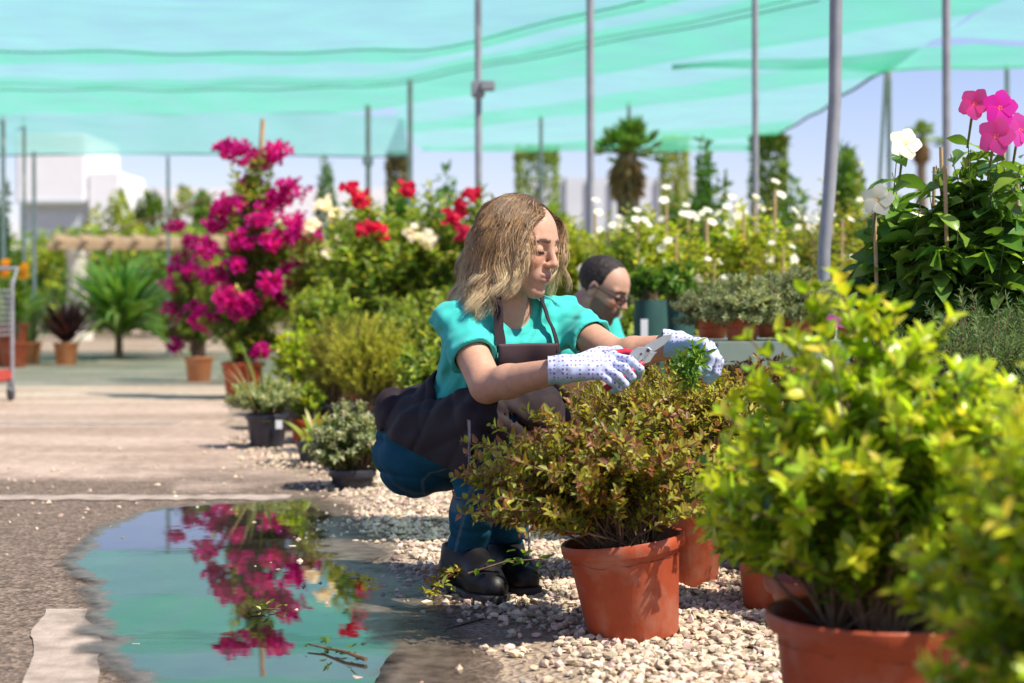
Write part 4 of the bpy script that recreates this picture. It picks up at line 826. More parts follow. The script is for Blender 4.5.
# ------------------------------------------------------------------ palms, topiary, dark shrubs behind
def palm(label, px, d, ytop, ycrown, yb, wpx, seed, skirt=True, n=32):
    e = empty('palm_tree', ((px - 512) / F * d, d, 0), 0, label, 'palm'); r_ = rg(seed); zc = zpix(ycrown, d); R = wpx / F * d
    mb = MB(); tube(mb, [(0, 0, 0), (.03, 0, zc * .5), (0, 0, zc)], [.16, .15, .12], 12); mb.build('trunk', M['bark'], e)
    for k in range(n):
        az = r_.rand() * 6.283; el = r_.uniform(-.15, 1.55); L = R * r_.uniform(.8, 1.05); h = np.array([math.cos(az), math.sin(az), 0])
        t = np.linspace(0, 1, 5); st = np.array([0, 0, zc]) + (t * L * .66 * math.cos(el))[:, None] * h + (t * L * .66 * math.sin(el) - .08 * L * t ** 2)[:, None] * np.array([0, 0, 1])
        mb = MB(); pal = [((.22, .36, .07), 3), ((.34, .46, .12), 3), ((.14, .25, .05), 2)]
        tube(mb, st, .014, 4, (.25, .26, .08), cap=False); dd = nrm(st[-1] - st[-2])[None]; sd_ = np.cross(dd[0], [0, 0, 1]); sd_ /= np.linalg.norm(sd_) + 1e-6; m_ = 22
        a = np.linspace(-1.35, 1.35, m_); dirs = np.cos(a)[:, None] * dd + np.sin(a)[:, None] * sd_[None] + .12 * r_.randn(m_, 3)
        leaves(mb, np.tile(st[-1], (m_, 1)), dirs, np.cross(dd[0], sd_)[None] + .3 * r_.randn(m_, 3), L * .40, .05 * R + .010, pick(r_, pal, m_), droop=.25, tipw=.5)
        mb.build('frond', M['leaf_dull'], e)
    if skirt:
        mb = MB(); m_ = 420; az = r_.rand(m_) * 6.283; zz = r_.rand(m_); h = np.stack([np.cos(az), np.sin(az), 0 * az], 1)
        leaves(mb, h * (.07 + .08 * zz[:, None] * (1 - zz[:, None]) * 4 * R) + np.array([0, 0, 1]) * (zc - .02 - zz * .75 * R)[:, None], h * .55 + [0, 0, -1] + .25 * r_.randn(m_, 3), h + .2 * r_.randn(m_, 3), .42 * R, .05, pick(r_, [((.30, .19, .09), 3), ((.22, .13, .06), 3), ((.40, .28, .15), 2)], m_), droop=.1)
        mb.build('dry_skirt', M['leaf_dull'], e)
palm('fan palm with a shaggy brown skirt of dead fronds', 627, 20, 108, 155, 260, 42, 201)
palm('small far palm beside the white mandevilla flower', 921, 46, 115, 140, 200, 22, 202, True, 30)
TG = 'clipped green columns beyond the net'
def topiary(label, px, d, y1, wpx, pal, seed):
    e = empty('topiary_column', ((px - 512) / F * d, d, 0), 0, label, 'topiary', TG); z = zpix(y1, d); r = wpx / 2 / F * d
    mb = MB(); tube(mb, [(0, 0, 0), (0, 0, z * .8)], [.08, .04], 8); mb.build('trunk', M['bark'], e)
    mb = MB(); cloud(rg(seed), mb, (0, 0, z / 2 + .15), (r, r, z / 2 - .15), 3800, .12, .055, pal, shape='box'); mb.build('crown', M['leaf_dull'], e)
topiary('narrow dark brownish topiary column left of centre', 397, 32, 156, 15, [((.15, .16, .08), 3), ((.21, .19, .11), 3)], 211)
topiary('broad green topiary column behind the hair of the crouching person', 537, 32, 150, 38, [((.21, .32, .08), 3), ((.30, .40, .12), 3)], 212)
topiary('yellowish topiary column right of the palm', 675, 32, 140, 22, [((.28, .35, .08), 3), ((.38, .41, .12), 3)], 213)
topiary('dark olive topiary column under the net corner edge', 769, 24, 139, 27, [((.15, .23, .05), 3), ((.22, .30, .08), 3)], 214)
DG = 'dark shrubs along the back'
def backshrub(label, px, d, y1, wpx, pal, seed, n=2600, L=.10, clumps=20):
    z = zpix(y1, d); r = wpx / 2 / F * d; tree('back_shrub', label, px, d, .3, z, (r, r, 1), n, L, L * .5, pal, seed, DG, clumps, trunk=.05, cat='shrub')
backshrub('airy dark shrub left of the slim pole', 711, 16, 147, 34, MID, 221, 1300, .09, 26)
backshrub('dark dense shrub behind the leaning pole', 846, 20, 146, 50, MID, 222)
backshrub('thin airy shrub beside the dark olive topiary', 795, 19, 172, 34, MID, 223, 800)
backshrub('wispy shrub above the head of the crouching person', 455, 18, 172, 50, MID, 224, 700)
backshrub('green shrub behind the far oleanders', 560, 22, 180, 50, YELLOWGREEN, 225)
backshrub('shrub far behind the pink mandevilla', 985, 20, 185, 70, MID, 226)
backshrub('light shrub left of the small palm', 893, 21, 190, 44, MID, 227, 1500)
backshrub('low shrub below the far palm skirt', 640, 19, 205, 60, YELLOWGREEN, 228)
backshrub('low dark shrub between the palm and the airy shrub', 700, 21, 198, 60, MID, 229)
backshrub('low green shrub left of the wispy shrub', 395, 20, 205, 60, MID, 230)
e = empty('hedge', (0, 34, 0), 0, 'long clipped green hedge closing the nursery far behind the rows', 'hedge')
mb = MB(); r_ = rg(240); n = 15000; q = np.stack([r_.uniform(-9, 16, n), r_.uniform(-.6, .6, n), 2.1 * r_.rand(n) ** .8], 1); leaves(mb, q, unit(r_, n) + [0, -.3, .3], unit(r_, n) + [0, -.4, .5], .16, .08, pick(r_, MID + YELLOWGREEN, n)); mb.build('foliage', M['leaf_dull'], e)
e = empty('hedge', (-17, 50, 0), 0, 'far green hedge behind the pergola and trolley', 'hedge')
mb = MB(); n = 6000; q = np.stack([r_.uniform(-7, 9, n), r_.uniform(-.6, .6, n), 2.6 * r_.rand(n) ** .8], 1); leaves(mb, q, unit(r_, n) + [0, -.3, .3], unit(r_, n) + [0, -.4, .5], .24, .12, pick(r_, MID + YELLOWGREEN, n)); mb.build('foliage', M['leaf_dull'], e)

# ------------------------------------------------------------------ small things on the ground
def twig(label, pts, rng, r, n, L, pal, leafm='leaf', name='cut_twig'):
    pts = np.array(pts); e = empty(name, pts[0] * [1, 1, 0], 0, label, 'twig'); q = pts - pts[0] * [1, 1, 0]
    mb = MB(); tube(mb, q, np.linspace(r, r * .4, len(q)), 6); mb.build('stem', M['stem'], e)
    t = rng.rand(n) ** .7; i = np.clip((t * (len(q) - 1)).astype(int), 0, len(q) - 2); f = (t * (len(q) - 1) - i)[:, None]
    p = q[i] * (1 - f) + q[i + 1] * f; p = p + .012 * rng.randn(n, 3); p[:, 2] = np.abs(p[:, 2])
    mb = MB(); leaves(mb, p, unit(rng, n) * [1, 1, .6] + [0, 0, .25], unit(rng, n) * .6 + [0, -.2, 1], L * (.7 + .5 * rng.rand(n)), L * .5, pick(rng, pal, n)); mb.build('foliage', M[leafm], e)
twig('cut bronze branch with curling leaves lying at the toe of the boot', [G(505, 585) * 1 + [0, -.12, .03], G(470, 590) + [0, -.12, .05], G(447, 592) + [0, -.1, .06], G(430, 600) + [0, -.05, .02]], rg(301), .004, 70, .026, BRONZE + BRONZETIP)
twig('thin green sprig lying across the boot tip', [G(470, 592) + [0, -.16, .07], G(505, 592) + [0, -.18, .10], G(540, 592) + [0, -.2, .11], G(552, 600) + [0, -.2, .08]], rg(302), .003, 22, .028, MID)
twig('broken twig with a knotted end floating in the puddle', [G(366, 669) + [0, 0, .018], G(345, 663) + [0, 0, .022], G(325, 657) + [0, 0, .018], G(308, 654) + [0, 0, .02]], rg(303), .0042, 16, .018, MID)
twig('small green clipping floating in the middle of the puddle', [G(250, 620) + [0, 0, .016], G(268, 617) + [0, 0, .018], G(280, 616) + [0, 0, .016]], rg(304), .0022, 14, .018, YELLOWGREEN)
cn = empty('garden_stake', G(529, 590) + [0, .12, 0], 0, 'thin pale stick standing upright in the gravel beside the boot', 'stake')
mb = MB(); tube(mb, [(0, 0, 0), (.002, 0, .09), (0, 0, .17)], .0035, 8); mb.build('stick', simple('pale_stick', (.5, .45, .38), (.6, .55, .46), 40, .7), cn)
# ------------------------------------------------------------------ people: one continuous surface each, from blended rounded volumes
class SDF:
    BIG = .07
    def __init__(s, lo, hi, h):
        s.lo = np.array(lo, float); s.h = h; s.n = np.ceil((np.array(hi) - s.lo) / h).astype(int) + 1
        s.F = np.full(s.n, s.BIG, np.float32)
    def like(s):
        o = SDF(s.lo, s.lo + s.h, s.h); o.n = s.n.copy(); o.F = np.full(s.n, s.BIG, np.float32); return o
    def blk(s, lo, hi, m):
        a = np.clip(np.floor((lo - m - s.lo) / s.h).astype(int), 0, s.n); b = np.clip(np.ceil((hi + m - s.lo) / s.h).astype(int) + 1, 0, s.n)
        if (b <= a).any(): return None
        g = [(s.lo[i] + s.h * np.arange(a[i], b[i])).astype(np.float32) for i in range(3)]
        return tuple(slice(a[i], b[i]) for i in range(3)), g[0][:, None, None], g[1][None, :, None], g[2][None, None, :]
    def put(s, sl, d, k, op):
        f = s.F[sl]
        if op == 'u': a, b, sg = f, d, 1
        else: a, b, sg = -f, d, -1
        if k > 0: hh = np.clip(.5 + .5 * (b - a) / k, 0, 1); r = b * (1 - hh) + a * hh - k * hh * (1 - hh)
        else: r = np.minimum(a, b)
        s.F[sl] = sg * r
    def cap(s, a, b, ra, rb=None, k=.012, op='u', flat=None):
        a = np.array(a, float); b = np.array(b, float); rb = ra if rb is None else rb; R = max(ra, rb) * 1.05
        q = s.blk(np.minimum(a, b) - R, np.maximum(a, b) + R, k + 4 * s.h)
        if q is None: return s
        sl, x, y, z = q; ba = b - a; L = max(ba @ ba, 1e-12)
        t = np.clip(((x - a[0]) * ba[0] + (y - a[1]) * ba[1] + (z - a[2]) * ba[2]) / L, 0, 1)
        vx, vy, vz = x - a[0] - t * ba[0], y - a[1] - t * ba[1], z - a[2] - t * ba[2]
        d2 = vx * vx + vy * vy + vz * vz
        if flat is not None: ax, f = flat; c = vx * ax[0] + vy * ax[1] + vz * ax[2]; d2 = d2 + c * c * (1 / f ** 2 - 1)
        d = np.sqrt(np.maximum(d2, 0)) - (ra + t * (rb - ra))
        s.put(sl, d, k, op); return s
    def ell(s, c, r, R=None, k=.012, op='u'):
        c = np.array(c, float); r = np.array(r, float); m = r.max()
        q = s.blk(c - m, c + m, k + 4 * s.h)
        if q is None: return s
        sl, x, y, z = q; R = np.eye(3) if R is None else np.array(R)   # columns of R: the local axes
        dx, dy, dz = x - c[0], y - c[1], z - c[2]
        u = [(dx * R[0, i] + dy * R[1, i] + dz * R[2, i]) / r[i] for i in range(3)]
        k0 = np.sqrt(u[0] ** 2 + u[1] ** 2 + u[2] ** 2); k1 = np.sqrt((u[0] / r[0]) ** 2 + (u[1] / r[1]) ** 2 + (u[2] / r[2]) ** 2)
        s.put(sl, k0 * (k0 - 1) / np.maximum(k1, 1e-6), k, op); return s
    def grid(s): 
        g = [(s.lo[i] + s.h * np.arange(s.n[i])).astype(np.float32) for i in range(3)]; return g[0][:, None, None], g[1][None, :, None], g[2][None, None, :]
    def cut(s, p, nrm_, k=0):
        """keep the side against the normal"""
        x, y, z = s.grid(); n_ = np.array(nrm_, float) / np.linalg.norm(nrm_); s.F = np.maximum(s.F, (x - p[0]) * n_[0] + (y - p[1]) * n_[1] + (z - p[2]) * n_[2]); return s
    def wrinkle(s, amp, fr, seed, dirs=None, n=7):
        x, y, z = s.grid(); r = np.random.RandomState(seed); t = 0
        for i in range(n):
            d = r.randn(3) if dirs is None else np.array(dirs[i % len(dirs)]) + .25 * r.randn(3); d /= np.linalg.norm(d); d = d * fr * r.uniform(.6, 1.5)
            w_ = np.sin(d[0] * x + d[1] * y + d[2] * z + r.rand() * 6.28 + 1.1 * np.sin(.45 * (d[1] * x + d[2] * y - d[0] * z)))
            t = t + w_ / n ** .5
        s.F = s.F + (amp * t).astype(np.float32); return s
    def crease(s, amp, fr, seed, dirs, n=3, pw=3.0):
        """sharp cloth folds: narrow valleys between rounded ridges"""
        x, y, z = s.grid(); r = np.random.RandomState(seed)
        for i in range(n):
            d = np.array(dirs[i % len(dirs)], float) + .2 * r.randn(3); d = d / np.linalg.norm(d) * fr * r.uniform(.7, 1.3); e = r.randn(3) * fr * .22
            u = d[0] * x + d[1] * y + d[2] * z + r.rand() * 6 + 1.3 * np.sin(e[0] * x + e[1] * y + e[2] * z + r.rand() * 6)
            env = .5 + .5 * np.sin(e[1] * 1.7 * x + e[2] * 1.7 * y + e[0] * 1.7 * z + r.rand() * 6)
            s.F = s.F + (amp * env * (1 - np.abs(np.sin(u))) ** pw).astype(np.float32)
        return s
    def mesh(s):
        Fv = s.F; S = Fv < 0; n = s.n
        c = np.zeros(n - 1, np.int8)
        for i in (0, 1):
            for j in (0, 1):
                for k in (0, 1): c += S[i:n[0] - 1 + i, j:n[1] - 1 + j, k:n[2] - 1 + k]
        act = np.argwhere((c > 0) & (c < 8)); idx = -np.ones(n - 1, np.int64); idx[act[:, 0], act[:, 1], act[:, 2]] = np.arange(len(act))
        acc = np.zeros((len(act), 3)); cnt = np.zeros(len(act))
        cor = [(i, j, k) for i in (0, 1) for j in (0, 1) for k in (0, 1)]
        for a in cor:
            for ax in range(3):
                if a[ax] == 0:
                    b = list(a); b[ax] = 1
                    fa = Fv[act[:, 0] + a[0], act[:, 1] + a[1], act[:, 2] + a[2]]; fb = Fv[act[:, 0] + b[0], act[:, 1] + b[1], act[:, 2] + b[2]]
                    m_ = (fa < 0) != (fb < 0); t = fa[m_] / (fa[m_] - fb[m_]); pp = np.tile(np.array(a, float), (m_.sum(), 1)); pp[:, ax] += t
                    acc[m_] += pp; cnt[m_] += 1
        V = s.lo + s.h * (act + acc / cnt[:, None])
        faces = []
        for ax in range(3):
            o1, o2 = [(1, 2), (2, 0), (0, 1)][ax]
            sa = [slice(None)] * 3; sb = [slice(None)] * 3; sa[ax] = slice(0, n[ax] - 1); sb[ax] = slice(1, n[ax])
            for o_ in (o1, o2): sa[o_] = slice(1, n[o_] - 1); sb[o_] = slice(1, n[o_] - 1)
            A, B = S[tuple(sa)], S[tuple(sb)]
            for first in (True, False):
                e = np.argwhere((A & ~B) if first else (~A & B))
                if not len(e): continue
                e[:, o1] += 1; e[:, o2] += 1
                q = []
                for (u, v) in ((-1, -1), (0, -1), (0, 0), (-1, 0)):
                    w_ = e.copy(); w_[:, o1] += u; w_[:, o2] += v; q.append(idx[w_[:, 0], w_[:, 1], w_[:, 2]])
                q = np.stack(q, 1); faces.append(q if first else q[:, ::-1])
        Fc = np.concatenate(faces); Fc = Fc[(Fc >= 0).all(1)]
        return V, Fc
def relax(V, Fc, it=2, lam=.5):
    e = np.concatenate([Fc[:, [0, 1]], Fc[:, [1, 2]], Fc[:, [2, 3]], Fc[:, [3, 0]]]); e = np.concatenate([e, e[:, ::-1]])
    for _ in range(it):
        a = np.stack([np.bincount(e[:, 0], V[e[:, 1], i], len(V)) for i in range(3)], 1); c = np.bincount(e[:, 0], minlength=len(V))[:, None]
        V = V + lam * (a / np.maximum(c, 1) - V)
    return V
def vnormals(V, Fc):
    n = np.cross(V[Fc[:, 2]] - V[Fc[:, 0]], V[Fc[:, 3]] - V[Fc[:, 1]]); N_ = np.zeros_like(V)
    for i in range(4):
        for k in range(3): N_[:, k] += np.bincount(Fc[:, i], n[:, k], len(V))
    return nrm(N_)
def solid(s, name, mats, parent, col=(1, 1, 1), it=1, keep=None):
    V, Fc = s.mesh(); V = relax(V, Fc, it)
    mb = MB(); c = col(V, vnormals(V, Fc)) if callable(col) else col
    org = np.array(parent.location) if parent is not None else np.zeros(3)
    mb.add(V - org, Fc, c); return mb.build(name, mats, parent)
def U(v): v = np.array(v, float); return v / np.linalg.norm(v)
def gauss(q, c, r): return np.exp(-(((q - np.array(c)) / np.array(r)) ** 2).sum(1))

def head(s, T, R, sc=1.0, male=False):
    """skull, jaw and face; T centre between the ears, R columns forward, left, up"""
    def w(p): return T + R @ (np.array(p) * sc)
    def E(c, r, k=.012, op='u'): s.ell(w(c), np.array(r) * sc, R, k * sc, op)
    def C(a, b, ra, rb, k=.010, op='u', flat=None): s.cap(w(a), w(b), ra * sc, rb * sc, k * sc, op, flat)
    E((-.012, 0, .036), (.097, .074, .083)); E((.030, 0, .02), (.062, .066, .075), .02)
    E((.034, 0, -.040), (.055, .0515, .066), .02)                       # middle face
    for q in (1, -1):
        C((-.005, q * .054, -.045), (.064, q * .013, -.094 if not male else -.096), .017, .016, .018)
        E((.058, q * .036, -.022), (.026, .024, .022), .016)            # cheek
        C((.083, q * .010, .030), (.068, q * .050, .026), .0105, .009, .012)   # brow
        E((.093, q * .031, .006), (.016, .019, .0125), .010, 'sub')     # eye socket
        E((.0735, q * .0315, .005), (.0165, .0165, .0145), .004)        # lidded eye
        C((.0875, q * .019, -.001), (.081, q * .044, -.001), .0028, .0024, .004)  # lower edge of the upper lid
        E((.0985, q * .0115, -.029), (.0085, .0075, .0075), .006)       # wing of the nose
        E((.1035, q * .006, -.0352), (.004, .0032, .003), .002, 'sub')
        E((-.008, q * .076, -.002), (.017, .007, .030), .006); E((-.004, q * .081, .002), (.009, .006, .018), .004, 'sub')
    C((.086, 0, .022), (.110, 0, -.021), .0078, .0088, .012); E((.1105, 0, -.0262), (.0095, .0095, .0085), .007)
    E((.070, 0, -.098 if not male else -.102), (.020, .022, .017), .016)      # chin
    E((.074, 0, -.060), (.022, .032, .026), .014)                        # muzzle
    E((.0945, 0, -.0535), (.0072, .0215, .0058), .006); E((.0935, 0, -.0660), (.0085, .0195, .0068), .006)
    C((.1030, -.013, -.0598), (.1030, .013, -.0598), .0013, .0013, .003, 'sub')
def face_colour(q, base, male):
    """real colour differences of a face, q in head units"""
    c = np.tile(np.array(base), (len(q), 1))
    def mix(col, f): nonlocal c; f = np.clip(f, 0, 1)[:, None]; c = c * (1 - f) + np.array(col) * f
    blush = np.array(base) * [1.08, .80, .74]
    for s_ in (1, -1): mix(blush, .7 * gauss(q, (.075, s_ * .04, -.02), (.03, .02, .018)))
    mix(blush, .5 * gauss(q, (.112, 0, -.027), (.014, .013, .011)))
    lip = (.46, .19, .145) if not male else (.36, .16, .13)
    l = np.maximum(gauss(q, (.098, 0, -.0545), (.016, .020, .0042)), gauss(q, (.098, 0, -.0658), (.016, .018, .0052))); mix(lip, 1.5 * l - .25)
    mix((.13, .03, .028), 1.4 * gauss(q, (.102, 0, -.0598), (.016, .020, .0016)) - .2)
    for s_ in (1, -1):
        bz = .0275 + .06 * np.clip(np.abs(q[:, 1]) - .014, 0, .016) - .35 * np.clip(np.abs(q[:, 1]) - .036, 0, .03)
        m_ = (np.abs(q[:, 1] * s_ - .032) < .022) & (q[:, 0] > .05) & (np.abs(q[:, 2] - bz) < .0042); mix((.05, .03, .022), .85 * m_)
        lz = -.0015 - 8 * (q[:, 1] * s_ - .031) ** 2 * 0 ; m_ = (np.abs(q[:, 1] * s_ - .0315) < .0165) & (q[:, 0] > .06) & (np.abs(q[:, 2] - lz) < .0034); mix((.028, .018, .015), .92 * m_)
        m_ = (np.abs(q[:, 1] * s_ - .0315) < .013) & (q[:, 0] > .06) & (np.abs(q[:, 2] + .0068) < .0025); mix((.35, .25, .2), .5 * m_)
    return c
def hairs(mb, roots, dirs, length, R, T, sc, rng, steps, ctl, r0, col_fn, wave=.008, gravity=1.0, sides=3):
    """strands that slide over the head and then hang; ctl pushes each step out of the head and off the face"""
    n = len(roots); p = roots.copy(); v = dirs.copy(); pts = [p.copy()]
    ph = rng.rand(n, 1) * 6.28
    for i in range(steps):
        t = (i + 1) / steps; st = (length / steps)[:, None]
        v = nrm(v + np.array([0, 0, -1.0]) * gravity * .32); p = p + v * st
        p2 = ctl(p); v = nrm((p2 - pts[-1]) + 1e-6); p = p2; pts.append(p.copy())
    return np.stack(pts, 1)

# ================================================================ the crouching woman
D0 = 4.12
def W(px, py, dy=0.0): return P(px, py, D0 + dy)
SK = np.array([.57, .325, .215])
pel = W(447, 448, .12); chest = W(492, 352, -.05); nb = W(503, 306, -.08)
hipR, hipL = W(424, 450, .085), W(476, 446, .19)
knR, knL = W(497, 418, -.235), W(532, 420, -.12)
anR, anL = W(464, 560, -.05), W(501, 556, .06)
shR, shL = W(457, 322, -.18), W(560, 318, .02)
elR, elL = P(487, 386, 3.79), P(616, 356, 3.93)
wrR, wrL = P(566, 369, 3.62), P(680, 345, 3.825)
hT = P(519, 246, 3.985); fw = U((.80, -.56, -.20)); lf = U(np.cross((0, 0, 1), fw)); up_ = np.cross(fw, lf)
hR = np.stack([fw, lf, up_], 1); hS = .96
face_n = U((.57, -.82, 0)); left_n = U((.82, .57, 0))
def arm(s, sh, el, wr, inf=0.0, upper=1.0):
    s.cap(sh, sh * (1 - upper) + el * upper, .041 + inf, .038 + inf, .02)
    if upper >= 1: m_ = el * .72 + wr * .28; s.cap(el, m_, .036 + inf, .037 + inf, .014); s.cap(m_, wr, .037 + inf, .025 + inf, .012)
def torso(s, inf=0.0):
    s.cap(pel, chest, .100 + inf, .106 + inf, .03, flat=(face_n, .80)); s.cap(chest, nb * .8 + chest * .2, .115 + inf, .075 + inf, .03, flat=(face_n, .78))
    s.cap(shR, shL, .044 + inf, .044 + inf, .04); s.cap(nb, shR, .045 + inf, .045 + inf, .03); s.cap(nb, shL, .045 + inf, .045 + inf, .03)
    for q in (-1, 1): s.ell(chest + face_n * .075 + left_n * q * .065 + [0, 0, .005], np.array([.062, .062, .058]) + inf, None, .03)
def legs(s, inf=0.0, k=.03):
    s.cap(hipR, hipL, .098 + inf, .098 + inf, k); s.ell(W(414, 452, .19), np.array([.100, .100, .112]) + inf, None, .05)
    for hp, kn, an in ((hipR, knR, anR), (hipL, knL, anL)):
        s.cap(hp, kn, .090 + inf, .062 + inf, k); cf = kn * .62 + an * .38 + (hp - kn) * .05; s.cap(kn, cf, .060 + inf, .058 + inf, .02); s.cap(cf, an, .058 + inf, .040 + inf, .02)
s = SDF((-.42, 3.46, -.01), (.46, 4.55, 1.0), .0035)
torso(s, -.012); legs(s, -.014)
s.cap(nb + [0, 0, -.03], hT + hR @ np.array([-.022, 0, -.055]), .052, .047, .025)
arm(s, shR, elR, wrR); arm(s, shL, elL, wrL)
def bodycol(V, Nn):
    q = (V - hT) @ hR / hS; c = face_colour(q, SK, False); far = (np.linalg.norm(q, axis=1) > .17)
    c[far] = SK * [1.0, .97, .95]; return c
head(s, hT, hR, hS)
M['skin'] = attrmat('skin', .48, .4, bmp=.0006, bscale=500, sss=.12, mottle=.09, mscale=75)
woman = empty('person', pel * [1, 1, 0], 0, 'crouching person in turquoise T-shirt, dark apron and dotted gloves, trimming a shrub with shears', 'person')
solid(s, 'body', M['skin'], woman, bodycol, it=1)

# T-shirt
def cloth(name, rough=.85, bs=900, sheen=.15): return attrmat(name, rough, .2, bmp=.0004, bscale=bs, sheen=sheen, mottle=.04, mscale=12)
M['cloth'] = cloth('cotton_cloth'); M['denim'] = attrmat('denim_cloth', .85, .15, bmp=.0005, bscale=700, mottle=.22, mscale=18); M['apron'] = attrmat('apron_cloth', .75, .25, bmp=.0005, bscale=600, mottle=.12, mscale=10)
TQ = (.05, .52, .45)
def sleeve(s, sh, el, t, inf): s.cap(sh, sh * (1 - t) + el * t, .043 + inf, .051 + inf, .03)
s = SDF((-.40, 3.62, .30), (.34, 4.50, .80), .0035)
torso(s, .005); sleeve(s, shR, elR, .62, .006); sleeve(s, shL, elL, .66, .006)
s.wrinkle(.0038, 62, 5, [(.6, -.2, -.7), (.3, .5, .8), (.9, .3, .2)], 4)
s.wrinkle(.0022, 150, 6, [(.5, -.4, -.7), (.9, .1, .5)], 3)
s.crease(.0065, 30, 21, [(.55, -.3, -.75), (.8, .2, .6), (.2, .6, .75)], 4)
for sh, el, t in ((shR, elR, .56), (shL, elL, .60)):
    e0 = sh * (1 - t) + el * t; ax_ = U(el - sh); x, y, z = s.grid()
    dd = (x - e0[0]) * ax_[0] + (y - e0[1]) * ax_[1] + (z - e0[2]) * ax_[2]
    near = np.sqrt((x - e0[0]) ** 2 + (y - e0[1]) ** 2 + (z - e0[2]) ** 2) < .13
    s.F = np.where(near, np.maximum(s.F, dd), s.F); s.cap(e0 - ax_ * .05, el, .0435, .0435, .004, 'sub')
s.cap(nb + face_n * .03 + [0, 0, .05], nb + face_n * .075 + [0, 0, -.0], .062, .058, .01, 'sub')
s.cut(W(420, 386, .1), U(np.array([0, .2, -.98])))
def shirtcol(V, Nn):
    c = np.tile(np.array(TQ), (len(V), 1)); rim = np.abs(np.linalg.norm(V - (nb + face_n * .06 + [0, 0, .01]), axis=1) - .072) < .007
    c[rim] *= .82; return c
solid(s, 'shirt', M['cloth'], woman, shirtcol, it=2)
# jeans
s = SDF((-.42, 3.72, .03), (.22, 4.56, .60), .004); legs(s, .005); s.wrinkle(.0018, 60, 9, [(.3, .2, 1), (.8, -.3, .4)]); s.crease(.009, 34, 23, [(.2, .1, 1), (.3, -.2, .9)], 3)
s.cut(W(430, 402, .1), U((.35, .25, 1.0)))
for an in (anR, anL): s.cut(an + [0, 0, .022], (0, 0, -1))
DN = np.array([.010, .085, .145])
def jeancol(V, Nn):
    c = np.tile(DN, (len(V), 1)); lit_shin = np.clip(1 - np.linalg.norm((V - W(462, 505, -.16)) / [.04, .08, .07], axis=1), 0, 1)[:, None]  # near shin lightened: sunlight on the denim painted into its colour
    c = c * (1 + .9 * lit_shin)
    for a, b in ((hipR + [0, -.075, -.02], knR + [0, -.03, -.045]), (knR + [-.03, -.05, -.05], anR + [-.02, -.05, .03])):
        ba = b - a; t = np.clip((V - a) @ ba / (ba @ ba), 0, 1); dd = V - a - t[:, None] * ba; side = dd[:, 2] if a is hipR else dd[:, 0]
        c[np.abs(side) < .0028] = [.09, .16, .20]
    return c
solid(s, 'jeans', M['denim'], woman, jeancol, it=2)
# apron: skirt wrapped over lap and hips, bib, straps and the tied bundle at the back
AP = np.array([.022, .015, .018]); AP_LIT = np.array([.030, .019, .021])  # second tone is the apron lightened where sunlit, light painted into the cloth
s = SDF((-.42, 3.60, .20), (.24, 4.56, .66), .004)
s.cap(hipR, hipL, .106, .106, .03); s.ell(W(422, 444, .17), (.106, .106, .110), None, .05); s.cap(hipR, knR, .110, .094, .05); s.cap(hipL, knL, .110, .088, .05); s.cap(pel + [0, 0, .05], pel + (chest - pel) * .42, .118, .122, .04, flat=(face_n, .84)); s.cut(W(430, 369, .05), U((.05, 0, 1))); s.ell(W(434, 424, .12), (.100, .102, .100), None, .05)
pn = U((-.9, -.4, 0)); s.cap(hipR + pn * .085 + [0, 0, -.02], knR + pn * .07 + [0, 0, -.055], .075, .075, .03, flat=(pn, .35))
s.cap(W(425, 432, .08), W(440, 438, -.05), .088, .088, .05)
s.cap(knR * .5 + knL * .5 + [0, -.02, .03], hipR * .5 + hipL * .5 + [0, 0, .06], .05, .08, .07)
s.wrinkle(.0052, 42, 12, [(.7, .2, .6), (.3, .6, .7), (.9, -.3, .1)], 4); s.wrinkle(.0026, 110, 13, [(.7, .2, .6), (.2, .5, .8)], 3)
s.crease(.012, 26, 22, [(.5, .3, .8), (.2, .7, .6), (.8, .3, -.4)], 4)
l0, l1 = W(378, 430, .1), W(468, 476, -.2); dl = U(np.array([l1[0] - l0[0], 0, l1[2] - l0[2]])); s.cut(l0, (dl[2], 0, -dl[0]))
x, y, z = s.grid(); xe = W(470, 440, -.25)[0]; ye = knR[1] + .10
front_ = (x > xe) & (z < W(470, 441, -.25)[2] + .0 * x) & (y < knR[1] + .16); s.F = np.where(front_, np.maximum(s.F, np.minimum(x - xe, .05)), s.F)  # apron shaped over the knee, its dark cloth standing in for shade
x2 = W(505, 420, -.2)[0]
s.cap(W(503, 400, -.27), W(512, 446, -.24), .016, .010, .02, flat=(U((.9, .4, 0)), .7)); s.cap(W(503, 398, -.26), W(548, 402, -.16), .020, .020, .03); s.cap(W(512, 440, -.24), W(534, 448, -.17), .010, .008, .03); s.cap(W(520, 420, -.23), W(538, 425, -.17), .030, .030, .03)
s.ell(W(391, 410, .14), (.042, .060, .056), None, .03)
legs_in = s.like(); legs(legs_in, .011); torso(legs_in, .004)
s.F = np.maximum(s.F, -legs_in.F - .001)
def aproncol(V, Nn):
    c = np.tile(AP, (len(V), 1)); f = (V[:, 0] > W(500, 420, -.25)[0] - .006) & (V[:, 2] < W(500, 396, -.25)[2]); c[f] = AP_LIT
    f = np.linalg.norm((V - W(381, 406, .10)) / [.025, .08, .05], axis=1) < 1; c[f] = AP_LIT * .95  # back bundle: paler inner side, with its sunlit look painted in
    f = (np.abs(V[:, 0] - xe) < .0035) & (V[:, 2] < W(470, 418, -.25)[2]) & (V[:, 1] < knR[1] + .17); c[f] = [.30, .26, .27]
    return c
solid(s, 'apron', M['apron'], woman, aproncol, it=2)
s = SDF((-.30, 3.62, .42), (.30, 4.30, .80), .0035); torso(s, .026); s.wrinkle(.0018, 60, 15, [(.4, .3, .8)])
